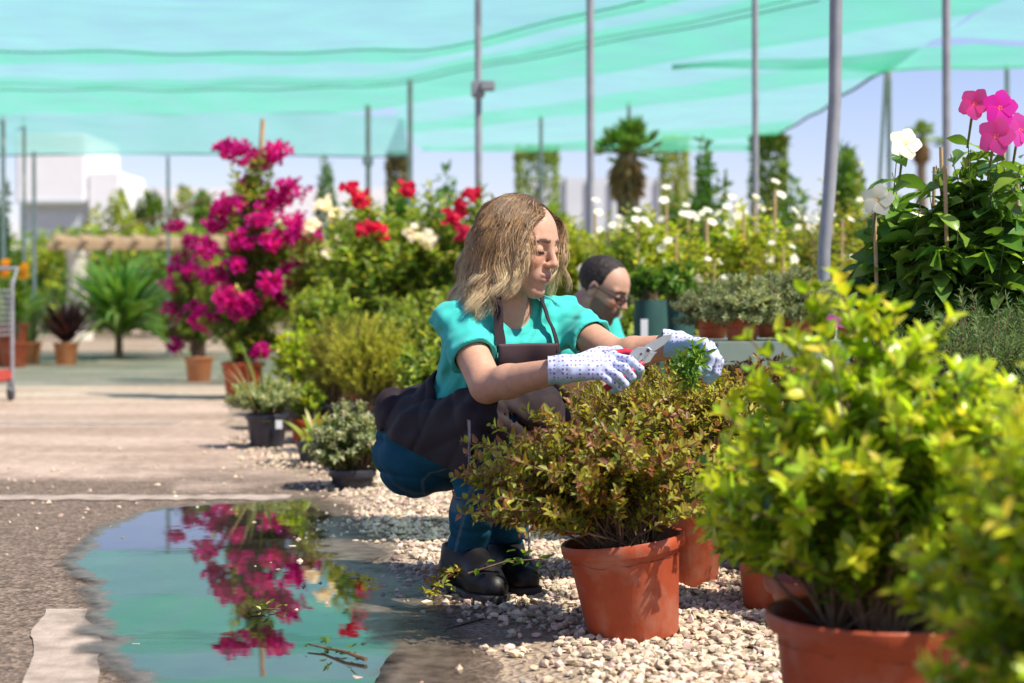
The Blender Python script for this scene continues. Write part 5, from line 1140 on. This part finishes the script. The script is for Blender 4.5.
x, y, z = s.grid(); cx_ = chest + face_n * .1 
lat = (x - cx_[0]) * left_n[0] + (y - cx_[1]) * left_n[1]; fr = (x - chest[0]) * face_n[0] + (y - chest[1]) * face_n[1]
topz = W(0, 343, -.17)[2]; s.F = np.maximum(np.maximum(s.F, np.abs(lat + .004) - (.085 + .12 * np.maximum(0, topz - .03 - z))), np.maximum(z - topz, -(fr + .02)))
t2 = s.like(); torso(t2, .019); s.F = np.maximum(s.F, -t2.F)
def bibcol(V, Nn):
    c = np.tile(np.array([.040, .022, .026]), (len(V), 1)); c[np.abs(V[:, 2] - topz) < .006] = [.075, .045, .05]; return c
solid(s, 'apron_bib', M['apron'], woman, bibcol, it=2)
def strap_(pts, wd, name='apron_strap', c=(.035, .02, .024), parent=None):
    pts = np.array(pts); mb = MB(); n = len(pts); t = nrm(np.gradient(pts, axis=0)); out_ = nrm(pts - (chest + nb) / 2); sd_ = nrm(np.cross(t, out_)); org = np.array(parent.location)
    v = np.concatenate([pts + sd_ * wd, pts - sd_ * wd, pts + sd_ * wd + out_ * .003, pts - sd_ * wd + out_ * .003]) - org
    f = [[k_ * n + i, k_ * n + i + 1, q * n + i + 1, q * n + i] for k_, q in ((0, 1), (3, 2), (2, 0), (1, 3)) for i in range(n - 1)]
    mb.add(v, f, c); return mb.build(name, M['apron'], parent)
def surf(fn, o_, d_, r0=.3):
    """walk a ray inwards to the clothed torso"""
    for q in np.linspace(r0, 0, 160):
        p = o_ + d_ * q
        if fn(p) < .0: return p
    return o_
tt = SDF((-.30, 3.62, .42), (.30, 4.40, .84), .006); torso(tt, .022)
def tf(p):
    i = np.clip(((p - tt.lo) / tt.h).astype(int), 0, tt.n - 1); return tt.F[tuple(i)]
for q, sgn in ((-1, 0), (1, 0)):
    base = cx_ + left_n * q * .078; pts = []
    for u in np.linspace(0, 1, 10):
        tgt = chest * (1 - u) + (nb + left_n * q * .05) * u; tgt = tgt + left_n * q * .07 * (1 - u) ; tgt[2] = (topz - .02) * (1 - u) + (nb[2] + .02) * u
        o_ = chest + left_n * q * (.080 * (1 - u) + .058 * u); o_[2] = tgt[2]; o_[:2] += (nb[:2] - chest[:2]) * u
        pts.append(surf(tf, o_, face_n + np.array([0, 0, .9 * u])))
    strap_(pts, .011, parent=woman)
# gloves
def glove_hand(wr, ks, fingers, thumb, name, palm_n, h=.0022):
    allp = np.concatenate([[wr], ks] + [np.array(f) for f in fingers] + [np.array(thumb)]); s = SDF(allp.min(0) - .04, allp.max(0) + .04, h)
    arm_dir = U(ks.mean(0) - wr)
    s.cap(wr - arm_dir * .035, wr, .031, .031, .01)
    for i, kx in enumerate(ks): s.cap(wr + (kx - ks.mean(0)) * .45, kx, .0165, .0115, .014)
    for f, r in zip(fingers, (.0092, .0098, .0094, .0083)):
        for i in range(len(f) - 1): s.cap(f[i], f[i + 1], r * (1.05 - .07 * i), r * (.98 - .07 * i), .0045 if i == 0 else .003)
    for i in range(len(thumb) - 1): s.cap(thumb[i], thumb[i + 1], (.015, .0115, .0105)[i], (.0118, .0108, .0092)[i], .008)
    s.wrinkle(.0008, 260, 3)
    tips = np.array([f[-1] for f in fingers] + [thumb[-1]]); mids = np.array([f[-2] for f in fingers] + [thumb[-2]])
    def col(V, Nn):
        c = np.zeros((len(V), 3)); pal = (Nn @ palm_n) > .12
        dt = np.minimum(np.linalg.norm(V[:, None] - tips[None], axis=2).min(1), np.linalg.norm(V[:, None] - (.5 * tips + .5 * mids)[None], axis=2).min(1))
        c[:, 0] = np.where(pal | (dt < .019), 1, 0); return c
    return solid(s, name, M['glove'], woman, col, it=1)
m, nt, o = mat('dotted_glove'); p = N(nt, 'ShaderNodeBsdfPrincipled', Roughness=.7); a = N(nt, 'ShaderNodeAttribute', attribute_name='Col'); tc = N(nt, 'ShaderNodeTexCoord')
vo = N(nt, 'ShaderNodeTexVoronoi', Scale=112.0, Randomness=.12); nt.links.new(tc.outputs['Object'], vo.inputs['Vector'])
cr = N(nt, 'ShaderNodeValToRGB'); cr.color_ramp.elements[0].color = (.20, .12, .34, 1); cr.color_ramp.elements[0].position = .26; cr.color_ramp.elements[1].color = (.56, .61, .80, 1); cr.color_ramp.elements[1].position = .34; nt.links.new(vo.outputs['Distance'], cr.inputs['Fac'])
sp_ = N(nt, 'ShaderNodeSeparateColor'); nt.links.new(a.outputs['Color'], sp_.inputs[0])
mx = N(nt, 'ShaderNodeMix', data_type='RGBA'); nt.links.new(sp_.outputs[0], mx.inputs[0]); nt.links.new(cr.outputs[0], mx.inputs[6]); mx.inputs[7].default_value = (.33, .55, .68, 1); nt.links.new(mx.outputs[2], p.inputs['Base Color'])
_, f2 = noise_col(nt, (0, 0, 0), (1, 1, 1), 700, 3); nt.links.new(bump(nt, f2, .0004), p.inputs['Normal']); nt.links.new(p.outputs[0], o.inputs[0]); M['glove'] = m
A_ = lambda *q: [P(*x) for x in q]
glove_hand(wrR, np.array(A_((613, 356, 3.61), (611, 363, 3.59), (606, 369, 3.575), (600, 375, 3.575))),
           [A_((613, 356, 3.61), (630, 360, 3.575), (640, 369, 3.59), (638, 376, 3.625)), A_((611, 363, 3.59), (625, 368, 3.56), (632, 377, 3.575), (627, 383, 3.61)),
            A_((606, 369, 3.575), (618, 376, 3.55), (625, 384, 3.565), (619, 388, 3.60)), A_((600, 375, 3.575), (610, 381, 3.555), (619, 388, 3.57), (614, 391, 3.60))],
           A_((580, 360, 3.655), (600, 352, 3.68), (617, 351, 3.68), (629, 355, 3.665)), 'glove', U((.1, .5, -.8)))
glove_hand(wrL, np.array(A_((704, 343, 3.765), (710, 346, 3.79), (713, 351, 3.82), (713, 356, 3.85))),
           [A_((704, 343, 3.765), (712, 357, 3.735), (708, 369, 3.735), (700, 375, 3.75)), A_((710, 346, 3.79), (718, 359, 3.765), (715, 371, 3.765), (706, 379, 3.775)),
            A_((713, 351, 3.82), (720, 362, 3.80), (717, 374, 3.80), (709, 381, 3.805)), A_((713, 356, 3.85), (719, 365, 3.835), (715, 376, 3.84), (708, 381, 3.845))],
           A_((688, 350, 3.80), (694, 360, 3.755), (698, 366, 3.745), (699, 372, 3.745)), 'glove', U((-.75, .2, -.6)))
# boots
for kn, an, ft in ((knR, anR, U((.44, -.90, 0))), (knL, anL, U((.36, -.93, 0)))):
    g0 = an * [1, 1, 0]; heel = g0 - ft * .045; ball = g0 + ft * .115; toe = g0 + ft * .165
    s = SDF(np.minimum(heel, toe) - [.09, .09, .0], np.maximum(heel, toe) + [.09, .09, an[2] + .10], .0035)
    s.cap(an + [0, 0, .06], an + [0, 0, -.02], .049, .047, .02); s.cap(an + [0, 0, .0], heel + [0, 0, .055], .046, .039, .02); s.cap(heel + [0, 0, .05], ball + [0, 0, .045], .036, .040, .03); s.cap(ball + [0, 0, .045], toe + [0, 0, .040], .042, .034, .015)
    s.cap(an + [0, 0, .02], ball + [0, 0, .055], .046, .035, .03); s.wrinkle(.0012, 90, 8); s.cut((0, 0, .022), (0, 0, -1)); s.cut(an + [0, 0, .040], (0, 0, 1)); s.cap(an + [0, 0, .012], an + [0, 0, .12], .0435, .0435, .004, 'sub')
    b_ = solid(s, 'boot', simple('boot_leather', (.006, .0055, .0065), (.010, .009, .010), 30, .45, spec=.35, bmp=.0006, bscale=300), woman, it=2)
    s = SDF(np.minimum(heel, toe) - [.09, .09, .012], np.maximum(heel, toe) + [.09, .09, .06], .0035); s.cap(heel + [0, 0, .016], ball + [0, 0, .016], .040, .047, .02); s.cap(ball + [0, 0, .016], toe + [0, 0, .016], .047, .039, .01); s.cut((0, 0, .026), (0, 0, 1)); s.cut((0, 0, .004), (0, 0, -1))
    q = solid(s, 'sole', simple('boot_rubber', (.014, .013, .014), (.02, .019, .02), 40, .6), woman, it=1); q.parent = b_
    mb = MB(); side = np.array([-ft[1], ft[0], 0])
    for i in range(5):
        c = an * (1 - i / 5) + (ball + [0, 0, .05]) * i / 5 + ft * (.045 - .004 * i) + [0, 0, .045 - .012 * i]; tube(mb, [c - side * .026 - [0, 0, .006], c + ft * .006 + [0, 0, .002], c + side * .026 - [0, 0, .006]], .0022, 6)
    c = an + ft * .055 + [0, 0, .03]; th = np.linspace(0, 5.8, 14); tube(mb, [c + side * (.0 + .022 * math.sin(x_)) + ft * .014 * (1 - math.cos(x_)) + np.array([0, 0, -.02 + .022 * math.cos(x_)]) for x_ in th], .002, 6)
    mb.v = [v - np.array(woman.location) for v in mb.v]; q = mb.build('laces', M['black_plastic'], b_)
# hair: wavy shoulder-length locks, brown roots and blond ends
def blonde(t, rnd):
    a, b, c = np.array([.055, .030, .017]), np.array([.40, .235, .105]), np.array([.86, .64, .37])
    t = t[..., None]; u1 = np.clip(t / .38, 0, 1); u2 = np.clip((t - .3) / .55, 0, 1)
    col = a * (1 - u1) + b * u1; col = col * (1 - u2) + c * u2
    hl = (rnd > .72)[..., None]; return np.where(hl, col * .45 + np.array([.62, .46, .29]) * .55 * np.clip(t * 2.5, .35, 1) , col) * (.56 + .80 * ((rnd * 7.3) % 1)[..., None])
def scalp_hair():
    r = rg(401); cap_ = np.array([.097, .074, .083]); cc = np.array([-.012, 0, .036])
    nl = 330; per = 40; d = unit(r, 9000); 
    hl_ = d[:, 2] > np.where(d[:, 0] > .25, .48 + .33 * (d[:, 0] - .25) * (np.abs(d[:, 1]) < .9), -.12 - .15 * (d[:, 0] < 0)); d = d[hl_]; d = d[~((d[:, 1] > .25) & (d[:, 0] > .1) & (r.rand(len(d)) < .72))][:nl]; nl = len(d)
    ld = np.repeat(d, per, 0); jit = ld + .10 * r.randn(len(ld), 3); rd = nrm(jit)
    n = len(rd); roots = cc + rd * cap_ * 1.0
    part = .30      # parting a little to her left
    side = np.where(rd[:, 1] > part, 1.0, -1.0)
    tang = np.stack([-.12 - .2 * np.clip(-rd[:, 0], 0, 1) + .10 * r.randn(n), side * (.75 + .3 * np.abs(rd[:, 2])), .25 + .2 * rd[:, 2]], 1)
    bk = rd[:, 0] < -.35; tang[bk] = np.stack([-.35 + 0 * side[bk], side[bk] * .35, -.5 + 0 * side[bk]], 1)
    v = nrm(tang); lk = np.repeat(np.arange(nl), per)
    Ll = np.repeat(r.uniform(.195, .262, nl), per) * r.uniform(.9, 1.06, n); layer = np.repeat(r.uniform(.001, .014, nl), per) + r.uniform(-.003, .004, n)
    # front locks hang further out and frame the face
    steps = 17; down = hR.T @ np.array([0, 0, -1.0]); p = roots.copy(); pts = [p.copy()]; ph = np.repeat(r.rand(nl) * 6.28, per) + .16 * r.randn(n); fr = np.repeat(r.uniform(1.2, 2.1, nl), per); wa = np.repeat(r.uniform(.5, 1.2, nl), per)
    flare = np.repeat(r.randn(nl, 3), per, 0) * .12 + np.array([-.07, 0, 0]) * (rd[:, :1] < .3)
    for i in range(steps):
        t = (i + 1) / steps; st = (Ll / steps)[:, None]
        g = .36 + .25 * t; v = nrm(v + down * g + flare * .35 * t + np.array([-.10, 0, 0]) * t + np.stack([0 * side, side * .05, 0 * side], 1) * (t > .55)[..., None] if False else v + down * g + flare * .35 * t + np.array([-.10, 0, 0]) * t)
        w_ = np.stack([np.cos(ph + fr * t * 6.28), np.sin(ph * 1.7 + fr * t * 6.28), 0 * ph], 1) * (.0085 * wa * min(1, t * 1.8))[:, None]
        rad_d = np.stack([p[:, 0] + .03, p[:, 1], 0 * ph], 1); rad_d /= np.linalg.norm(rad_d, axis=1)[:, None] + 1e-6; rad_d[:, 0] = np.minimum(rad_d[:, 0], .1)
        v = nrm(v + rad_d * (.34 * max(0, t - .5)))
        p = p + v * st
        # stay outside the head and neck
        q = (p - cc) / (cap_ + layer[:, None] * min(1, t * 3)); rr = np.linalg.norm(q, axis=1); ins = (rr < 1) & (p[:, 2] > -.02)
        p = np.where(ins[:, None], cc + q / np.maximum(rr, 1e-6)[:, None] * (cap_ + layer[:, None] * min(1, t * 3)), p)
        low = (p[:, 2] <= -.02); rad = np.hypot((p[:, 0] + .012) / 1.15, p[:, 1]); mn = .060 + layer; k_ = low & (rad < mn); sc_ = np.where(k_, mn / np.maximum(rad, 1e-4), 1); p[:, 0] = (p[:, 0] + .012) * sc_ - .012; p[:, 1] *= sc_
        # keep off the face
        face = (p[:, 0] > .030) & (p[:, 2] < .085); lim = np.where(side < 0, .0635, .066) + layer * .4; need = face & (np.abs(p[:, 1]) < lim)
        p[:, 1] = np.where(need, p[:, 1] + side * np.minimum(.016, lim - np.abs(p[:, 1])), p[:, 1]); p[:, 0] = np.where(need & (p[:, 2] < .06), p[:, 0] - .006, p[:, 0])
        v = nrm(p - pts[-1]); pts.append(p.copy())
    Q = np.stack(pts, 1)                                                # strands, steps+1, 3 in head space
    tq = np.linspace(0, 1, steps + 1)[None, :, None]; Q = Q + np.stack([np.cos(ph[:, None] + fr[:, None] * tq[..., 0] * 6.28), .8 * np.sin(1.7 * ph[:, None] + fr[:, None] * tq[..., 0] * 6.28), .25 * np.sin(2.3 * ph[:, None] + fr[:, None] * tq[..., 0] * 6.28)], -1) * (.0165 * wa)[:, None, None] * np.clip(tq - .12, 0, 1) ** .8
    cen = Q.reshape(nl, per, steps + 1, 3).mean(1, keepdims=True); tt_ = np.linspace(0, 1, steps + 1)[None, None, :, None]
    Q = (Q.reshape(nl, per, steps + 1, 3) * (1 - .50 * tt_ ** 1.3) + cen * .50 * tt_ ** 1.3).reshape(n, steps + 1, 3)
    Wd = hT + (Q * hS) @ hR.T; org = np.array(woman.location); mb = MB(); k3 = 3
    tg = nrm(np.gradient(Wd, axis=1)); a = nrm(np.cross(tg, np.array([.2, .3, .93]))); b = np.cross(tg, a); rad = (.00052 * np.array([1.0] + [1.0] * (steps - 4) + [.8, .6, .4, .15]))[None, :, None]
    th = np.arange(3) * 2.0944; v_ = (Wd[:, :, None] + rad[..., None] * (np.cos(th)[None, None, :, None] * a[:, :, None] + np.sin(th)[None, None, :, None] * b[:, :, None]))
    tcol = np.linspace(0, 1, steps + 1)[None].repeat(n, 0) + np.repeat(r.uniform(-.12, .18, nl), per)[:, None]; rn = np.repeat(r.rand(nl), per)[:, None] * np.ones((1, steps + 1)); rn = (rn + .16 * r.rand(n, 1)) % 1
    C = blonde(np.clip(tcol, 0, 1), rn); C = np.repeat(C[:, :, None], 3, 2).reshape(-1, 3)
    i = (np.arange(n)[:, None, None] * (steps + 1) + np.arange(steps)[None, :, None]) * 3; j = np.arange(3)[None, None]; k_ = (j + 1) % 3
    f = np.stack([i + j, i + k_, i + 3 + k_, i + 3 + j], -1).reshape(-1, 4)
    mb.add(v_.reshape(-1, 3) - org, f, np.clip(C, .005, .9)); 
    m = attrmat('hair_strands', .42, .5); return mb.build('hair', m, woman), Wd
hair_o, hair_pts = scalp_hair()
s = SDF(hT - .16, hT + .16, .003)                                       # the mass of hair next to the scalp
s.ell(hT + hR @ (np.array([-.016, 0, .040]) * hS), np.array([.101, .0785, .086]) * hS, hR, 0); s.cap(hT + hR @ np.array([-.055, 0, .0]), hT + hR @ np.array([-.06, 0, -.075]), .062, .055, .03)
x, y, z = s.grid(); lx = (x - hT[0]) * hR[0, 0] + (y - hT[1]) * hR[1, 0] + (z - hT[2]) * hR[2, 0]; lz = (x - hT[0]) * hR[0, 2] + (y - hT[1]) * hR[1, 2] + (z - hT[2]) * hR[2, 2]
s.F = np.maximum(s.F, np.minimum(lx - .012, -(lz - (.104 + (lx - .03) * -.1))))
s.wrinkle(.0012, 220, 4)
und = solid(s, 'under_hair', attrmat('under_hair', .6, .3), woman, lambda V, Nn: np.tile(np.array([.075, .043, .024]), (len(V), 1)) * (.75 + .5 * RS.rand(len(V), 1)), it=1); und.parent = hair_o

# ---------------------------------------------------------------- shears and the sprig she holds
org = P(648, 352, 3.64); she = empty('pruning_shears', org, 0, 'silver pruning shears with red grips held in the right glove', 'shears')
def plate(poly, d, th, name, material, cut_=.0):
    pts = np.array([P(x_, y_, d) - org for x_, y_ in poly]); n = len(pts); bm = bmesh.new(); a = [bm.verts.new(p_) for p_ in pts]; f = bm.faces.new(a)
    ex = bmesh.ops.extrude_face_region(bm, geom=[f]); bmesh.ops.translate(bm, vec=(0, th, 0), verts=[g for g in ex['geom'] if isinstance(g, bmesh.types.BMVert)])
    bmesh.ops.recalc_face_normals(bm, faces=bm.faces[:]); bmesh.ops.bevel(bm, geom=bm.edges[:], offset=.0006, segments=1, affect='EDGES'); mb = MB(); from_bm(mb, bm); return mb.build(name, material, she, smooth=False)
ST = simple('bright_steel', (.66, .67, .70), (.74, .75, .78), 30, .32, metal=.8); RED_ = simple('red_grip', (.55, .02, .05), (.62, .03, .07), 30, .4)
plate([(640, 352), (646, 345), (655, 340), (664, 335.5), (672, 334), (671, 338), (664, 345), (655, 351), (648, 354.5)], 3.652, .004, 'blade', ST)
plate([(638, 358), (648, 352), (657, 352), (653, 357), (650, 362), (644, 364)], 3.646, .0035, 'counter_blade', ST)
plate([(626, 359), (632, 351), (638, 347), (648, 347), (652, 350), (646, 357), (636, 364), (630, 363)], 3.638, .006, 'body_plate', ST)
for q, r in (((648, 350.5), .004), ((634, 358), .0028), ((641, 354), .0024)):
    mb = MB(); c = P(*q, 3.636) - org; tube(mb, [c + [0, .006, 0], c - [0, .002, 0]], r, 14); mb.build('rivet', simple('rivet_dark', (.10, .10, .11), None, 20, .4, metal=.6), she)
mb = MB(); tube(mb, A_((634, 353, 3.645), (626, 352, 3.65), (612, 354, 3.65), (596, 360, 3.648)) - org, [.007, .0085, .0085, .006], 10); mb.build('handle', RED_, she)
mb = MB(); tube(mb, A_((642, 363, 3.645), (634, 369, 3.625), (620, 379, 3.615), (605, 389, 3.61)) - org, [.0065, .0085, .0085, .007], 10); mb.build('handle', RED_, she)
mb = MB(); th = np.linspace(0, 6.283 * 5, 60); a0, a1 = P(630, 357, 3.645) - org, P(636, 364, 3.64) - org; ax_ = U(a1 - a0); b1 = U(np.cross(ax_, (0, 1, 0))); b2 = np.cross(ax_, b1); tube(mb, [a0 + (a1 - a0) * i / 59 + .004 * (math.cos(t_) * b1 + math.sin(t_) * b2) for i, t_ in enumerate(th)], .0008, 5); mb.build('spring', ST, she)
spg = empty('cut_sprig', P(690, 392, 3.75), 0, 'fresh green sprig held upright by the left glove', 'sprig'); so_ = np.array(spg.location)
mb = MB(); tube(mb, np.array(A_((690, 392, 3.75), (691, 378, 3.735), (690, 362, 3.725), (691, 349, 3.72))) - so_, [.0025, .0022, .002, .0012], 6)
for q in ((680, 362), (700, 360), (682, 372), (698, 350)): tube(mb, np.array(A_((690, 374, 3.73), ((690 + q[0]) / 2, (370 + q[1]) / 2, 3.715), (*q, 3.705))) - so_, [.0018, .0015, .001], 5)
mb.build('stem', M['green_stem'], spg)
mb = MB(); r_ = rg(402); ce = np.array(A_((690, 352, 3.715), (681, 362, 3.705), (700, 360, 3.705), (683, 371, 3.70), (697, 351, 3.71), (692, 366, 3.70), (690, 378, 3.71))) - so_; n = 150
q = ce[r_.randint(0, len(ce), n)] + .007 * r_.randn(n, 3); leaves(mb, q, unit(r_, n) * [1, .7, 1] + [0, -.25, .25], unit(r_, n) * .5 + [0, -.8, .4], .028 * (.7 + .5 * r_.rand(n)), .0085, pick(r_, [((.07, .17, .02), 4), ((.12, .25, .03), 3), ((.30, .42, .07), 2)], n)); mb.build('foliage', M['leaf'], spg)

# ================================================================ the bearded man further back
dm = 6.35; mT = P(603, 289, dm); mf = U((.82, -.42, -.46)); ml = U(np.cross((0, 0, 1), mf)); mu = np.cross(mf, ml); mR = np.stack([mf, ml, mu], 1); mS = .99
man = empty('person', P(560, 300, dm + .2) * [1, 1, 0], 0, 'bearded person with glasses and receding dark hair crouching behind in a turquoise shirt', 'person')
mfc = U((.8, -.6, 0)); mlf = U((.6, .8, 0)); mnb = P(574, 312, dm + .02); mch = P(560, 345, dm + .10); mpe = P(540, 410, dm + .2) ; mpe[2] = .30
ms = [mnb + mlf * q * .18 + [0, 0, -.05] for q in (-1, 1)]
me_ = [P(575, 375, dm - .22), P(625, 372, dm + .1)]; mw = [P(618, 392, dm - .28), P(640, 392, dm - .12)]
def mtorso(s, inf):
    s.cap(mpe, mch, .125 + inf, .135 + inf, .03, flat=(mfc, .8)); s.cap(mch, mnb * .8 + mch * .2, .135 + inf, .08 + inf, .03, flat=(mfc, .8)); s.cap(ms[0], ms[1], .055 + inf, .055 + inf, .04)
    for q in ms: s.cap(mnb, q, .05 + inf, .05 + inf, .03)
mk = [mpe + mfc * .36 - mlf * .16 + [0, 0, .18], mpe + mfc * .36 + mlf * .16 + [0, 0, .18]]; ma_ = [mpe + mfc * .16 - mlf * .14 + [0, 0, -.22], mpe + mfc * .16 + mlf * .14 + [0, 0, -.22]]
def mlegs(s, inf):
    s.cap(mpe - mlf * .09, mpe + mlf * .09, .11 + inf, .11 + inf, .03)
    for q, k_, a in ((-1, mk[0], ma_[0]), (1, mk[1], ma_[1])): s.cap(mpe + mlf * .1 * q, k_, .095 + inf, .065 + inf, .03); s.cap(k_, a, .06 + inf, .042 + inf, .02)
s = SDF(np.minimum.reduce([mpe - .3, np.array(ma_).min(0) - .1, np.array(mw).min(0) - .1]) * [1, 1, 0] + [0, 0, -.02], np.maximum.reduce([mT + .16, np.array(mk).max(0) + .1, np.array(me_).max(0) + .1, mpe + .3]), .0038)
mtorso(s, -.012); mlegs(s, -.014)
for q in (0, 1): s.cap(ms[q], me_[q], .05, .042, .02); s.cap(me_[q], mw[q], .042, .030, .015); s.cap(mw[q], mw[q] + [.06, -.02, -.03], .028, .022, .01)
s.cap(mnb + [0, 0, -.02], mT + mR @ np.array([-.022, 0, -.05]), .060, .056, .025)
SKM = np.array([.54, .31, .21])
def mcol(V, Nn):
    q = (V - mT) @ mR / mS; c = face_colour(q, SKM, True)
    jaw = (q[:, 2] < -.026 - .22 * np.clip(q[:, 0] - .02, 0, .2)) & (q[:, 0] > .004 + .25 * np.clip(-.07 - q[:, 2], 0, .1)) & (q[:, 2] > -.125) & (np.abs(q[:, 1]) < .075); mou = gauss(q, (.1, 0, -.06), (.02, .018, .010)) > .45
    mus = gauss(q, (.1, 0, -.046), (.02, .024, .006)) > .5
    b = (jaw & ~mou) | mus; c[b] = c[b] * .30 + np.array([.045, .036, .028]) * (1 + .5 * RS.rand(b.sum(), 1)); c[np.linalg.norm(q, axis=1) > .17] = SKM; return c
head(s, mT, mR, mS, True); solid(s, 'body', M['skin'], man, mcol, it=1)
s = SDF(np.minimum(mpe - .26, np.array(ms).min(0) - .15), np.maximum(mnb + .16, np.array(me_).max(0) + .16), .005); mtorso(s, .008)
for q in (0, 1): s.cap(ms[q], ms[q] * .45 + me_[q] * .55, .058, .062, .03)
s.wrinkle(.003, 50, 5, [(.6, -.2, -.7), (.3, .5, .8)]); s.cap(mnb + mfc * .02 + [0, 0, .06], mnb + mfc * .05, .072, .066, .01, 'sub'); s.cut(mpe + [0, 0, .03], (0, 0, -1))
solid(s, 'shirt', M['cloth'], man, TQ, it=2)
s = SDF(np.minimum.reduce([mpe - .2, np.array(ma_).min(0) - .1]) * [1, 1, 1], np.maximum(mpe + .2, np.array(mk).max(0) + .12), .006); mlegs(s, .004); s.cut(mpe + [0, 0, .12], U((-.1, 0, 1))) if False else None
solid(s, 'trousers', M['denim'], man, (.02, .03, .05), it=2)
for q in (0, 1):
    g0 = ma_[q] * [1, 1, 0]; s = SDF(g0 - [.25, .25, 0], g0 + [.25, .25, .2], .005); s.cap(ma_[q] + [0, 0, .03], g0 + [0, 0, .05] - mfc * .03, .05, .045, .02); s.cap(g0 - mfc * .03 + [0, 0, .045], g0 + mfc * .15 + [0, 0, .04], .044, .042, .02); s.cut((0, 0, .004), (0, 0, -1)); solid(s, 'boot', M['black_plastic'], man, it=1)
for q in (-1, 1):
    pts = []
    for u in np.linspace(0, 1, 9): pts.append(mch + (mnb - mch) * u + mlf * q * .075 + mfc * (.135 * (1 - u) ** .7 + .02) * 1.0 + np.array([0, 0, .055]) * u ** 2)
    strap_(pts, .014, parent=man, c=(.02, .018, .022))
# short hair, temples and crown, receding at the forehead
s = SDF(mT - .15, mT + .16, .003); s.ell(mT + mR @ (np.array([-.014, 0, .037]) * mS), np.array([.1005, .0775, .0865]) * mS, mR, 0)
x, y, z = s.grid(); L_ = [(x - mT[0]) * mR[0, i] + (y - mT[1]) * mR[1, i] + (z - mT[2]) * mR[2, i] for i in range(3)]
s.F = np.maximum(s.F, np.where(L_[2] > .055, L_[0] - .040 + .30 * np.abs(L_[1]), np.where(L_[2] > .0, L_[0] - .022 + .0 * L_[1], L_[0] + .014 + np.maximum(0, -.045 - L_[2]) * 6)))
s.F = np.maximum(s.F, -.060 - L_[2] + 0 * L_[0])
s.wrinkle(.0012, 300, 4)
hm_ = solid(s, 'hair', attrmat('short_hair', .6, .3, bmp=.001, bscale=500), man, lambda V, Nn: np.tile(np.array([.024, .018, .015]), (len(V), 1)) * (.7 + .7 * RS.rand(len(V), 1)), it=1)
gl = empty('glasses', (0, 0, 0)); bpy.data.objects.remove(gl)
mb = MB(); mo = np.array(man.location)
def mh(p_): return mT + mR @ (np.array(p_) * mS) - mo
for q in (1, -1):
    th = np.linspace(0, 6.283, 25); tube(mb, [mh((.104 - .012 * abs(math.cos(t_)) * (q * math.cos(t_) > 0), q * .034 + .023 * math.cos(t_), .0 + .017 * math.sin(t_))) for t_ in th], .003, 7)
    tube(mb, [mh((.096, q * .057, .006)), mh((.05, q * .076, .008)), mh((-.005, q * .082, .010)), mh((-.02, q * .080, -.008))], .003, 7)
tube(mb, [mh((.105, -.011, .004)), mh((.109, 0, .008)), mh((.105, .011, .004))], .002, 7)
mb.build('glasses', simple('dark_frame', (.012, .012, .014), None, 20, .3), man)
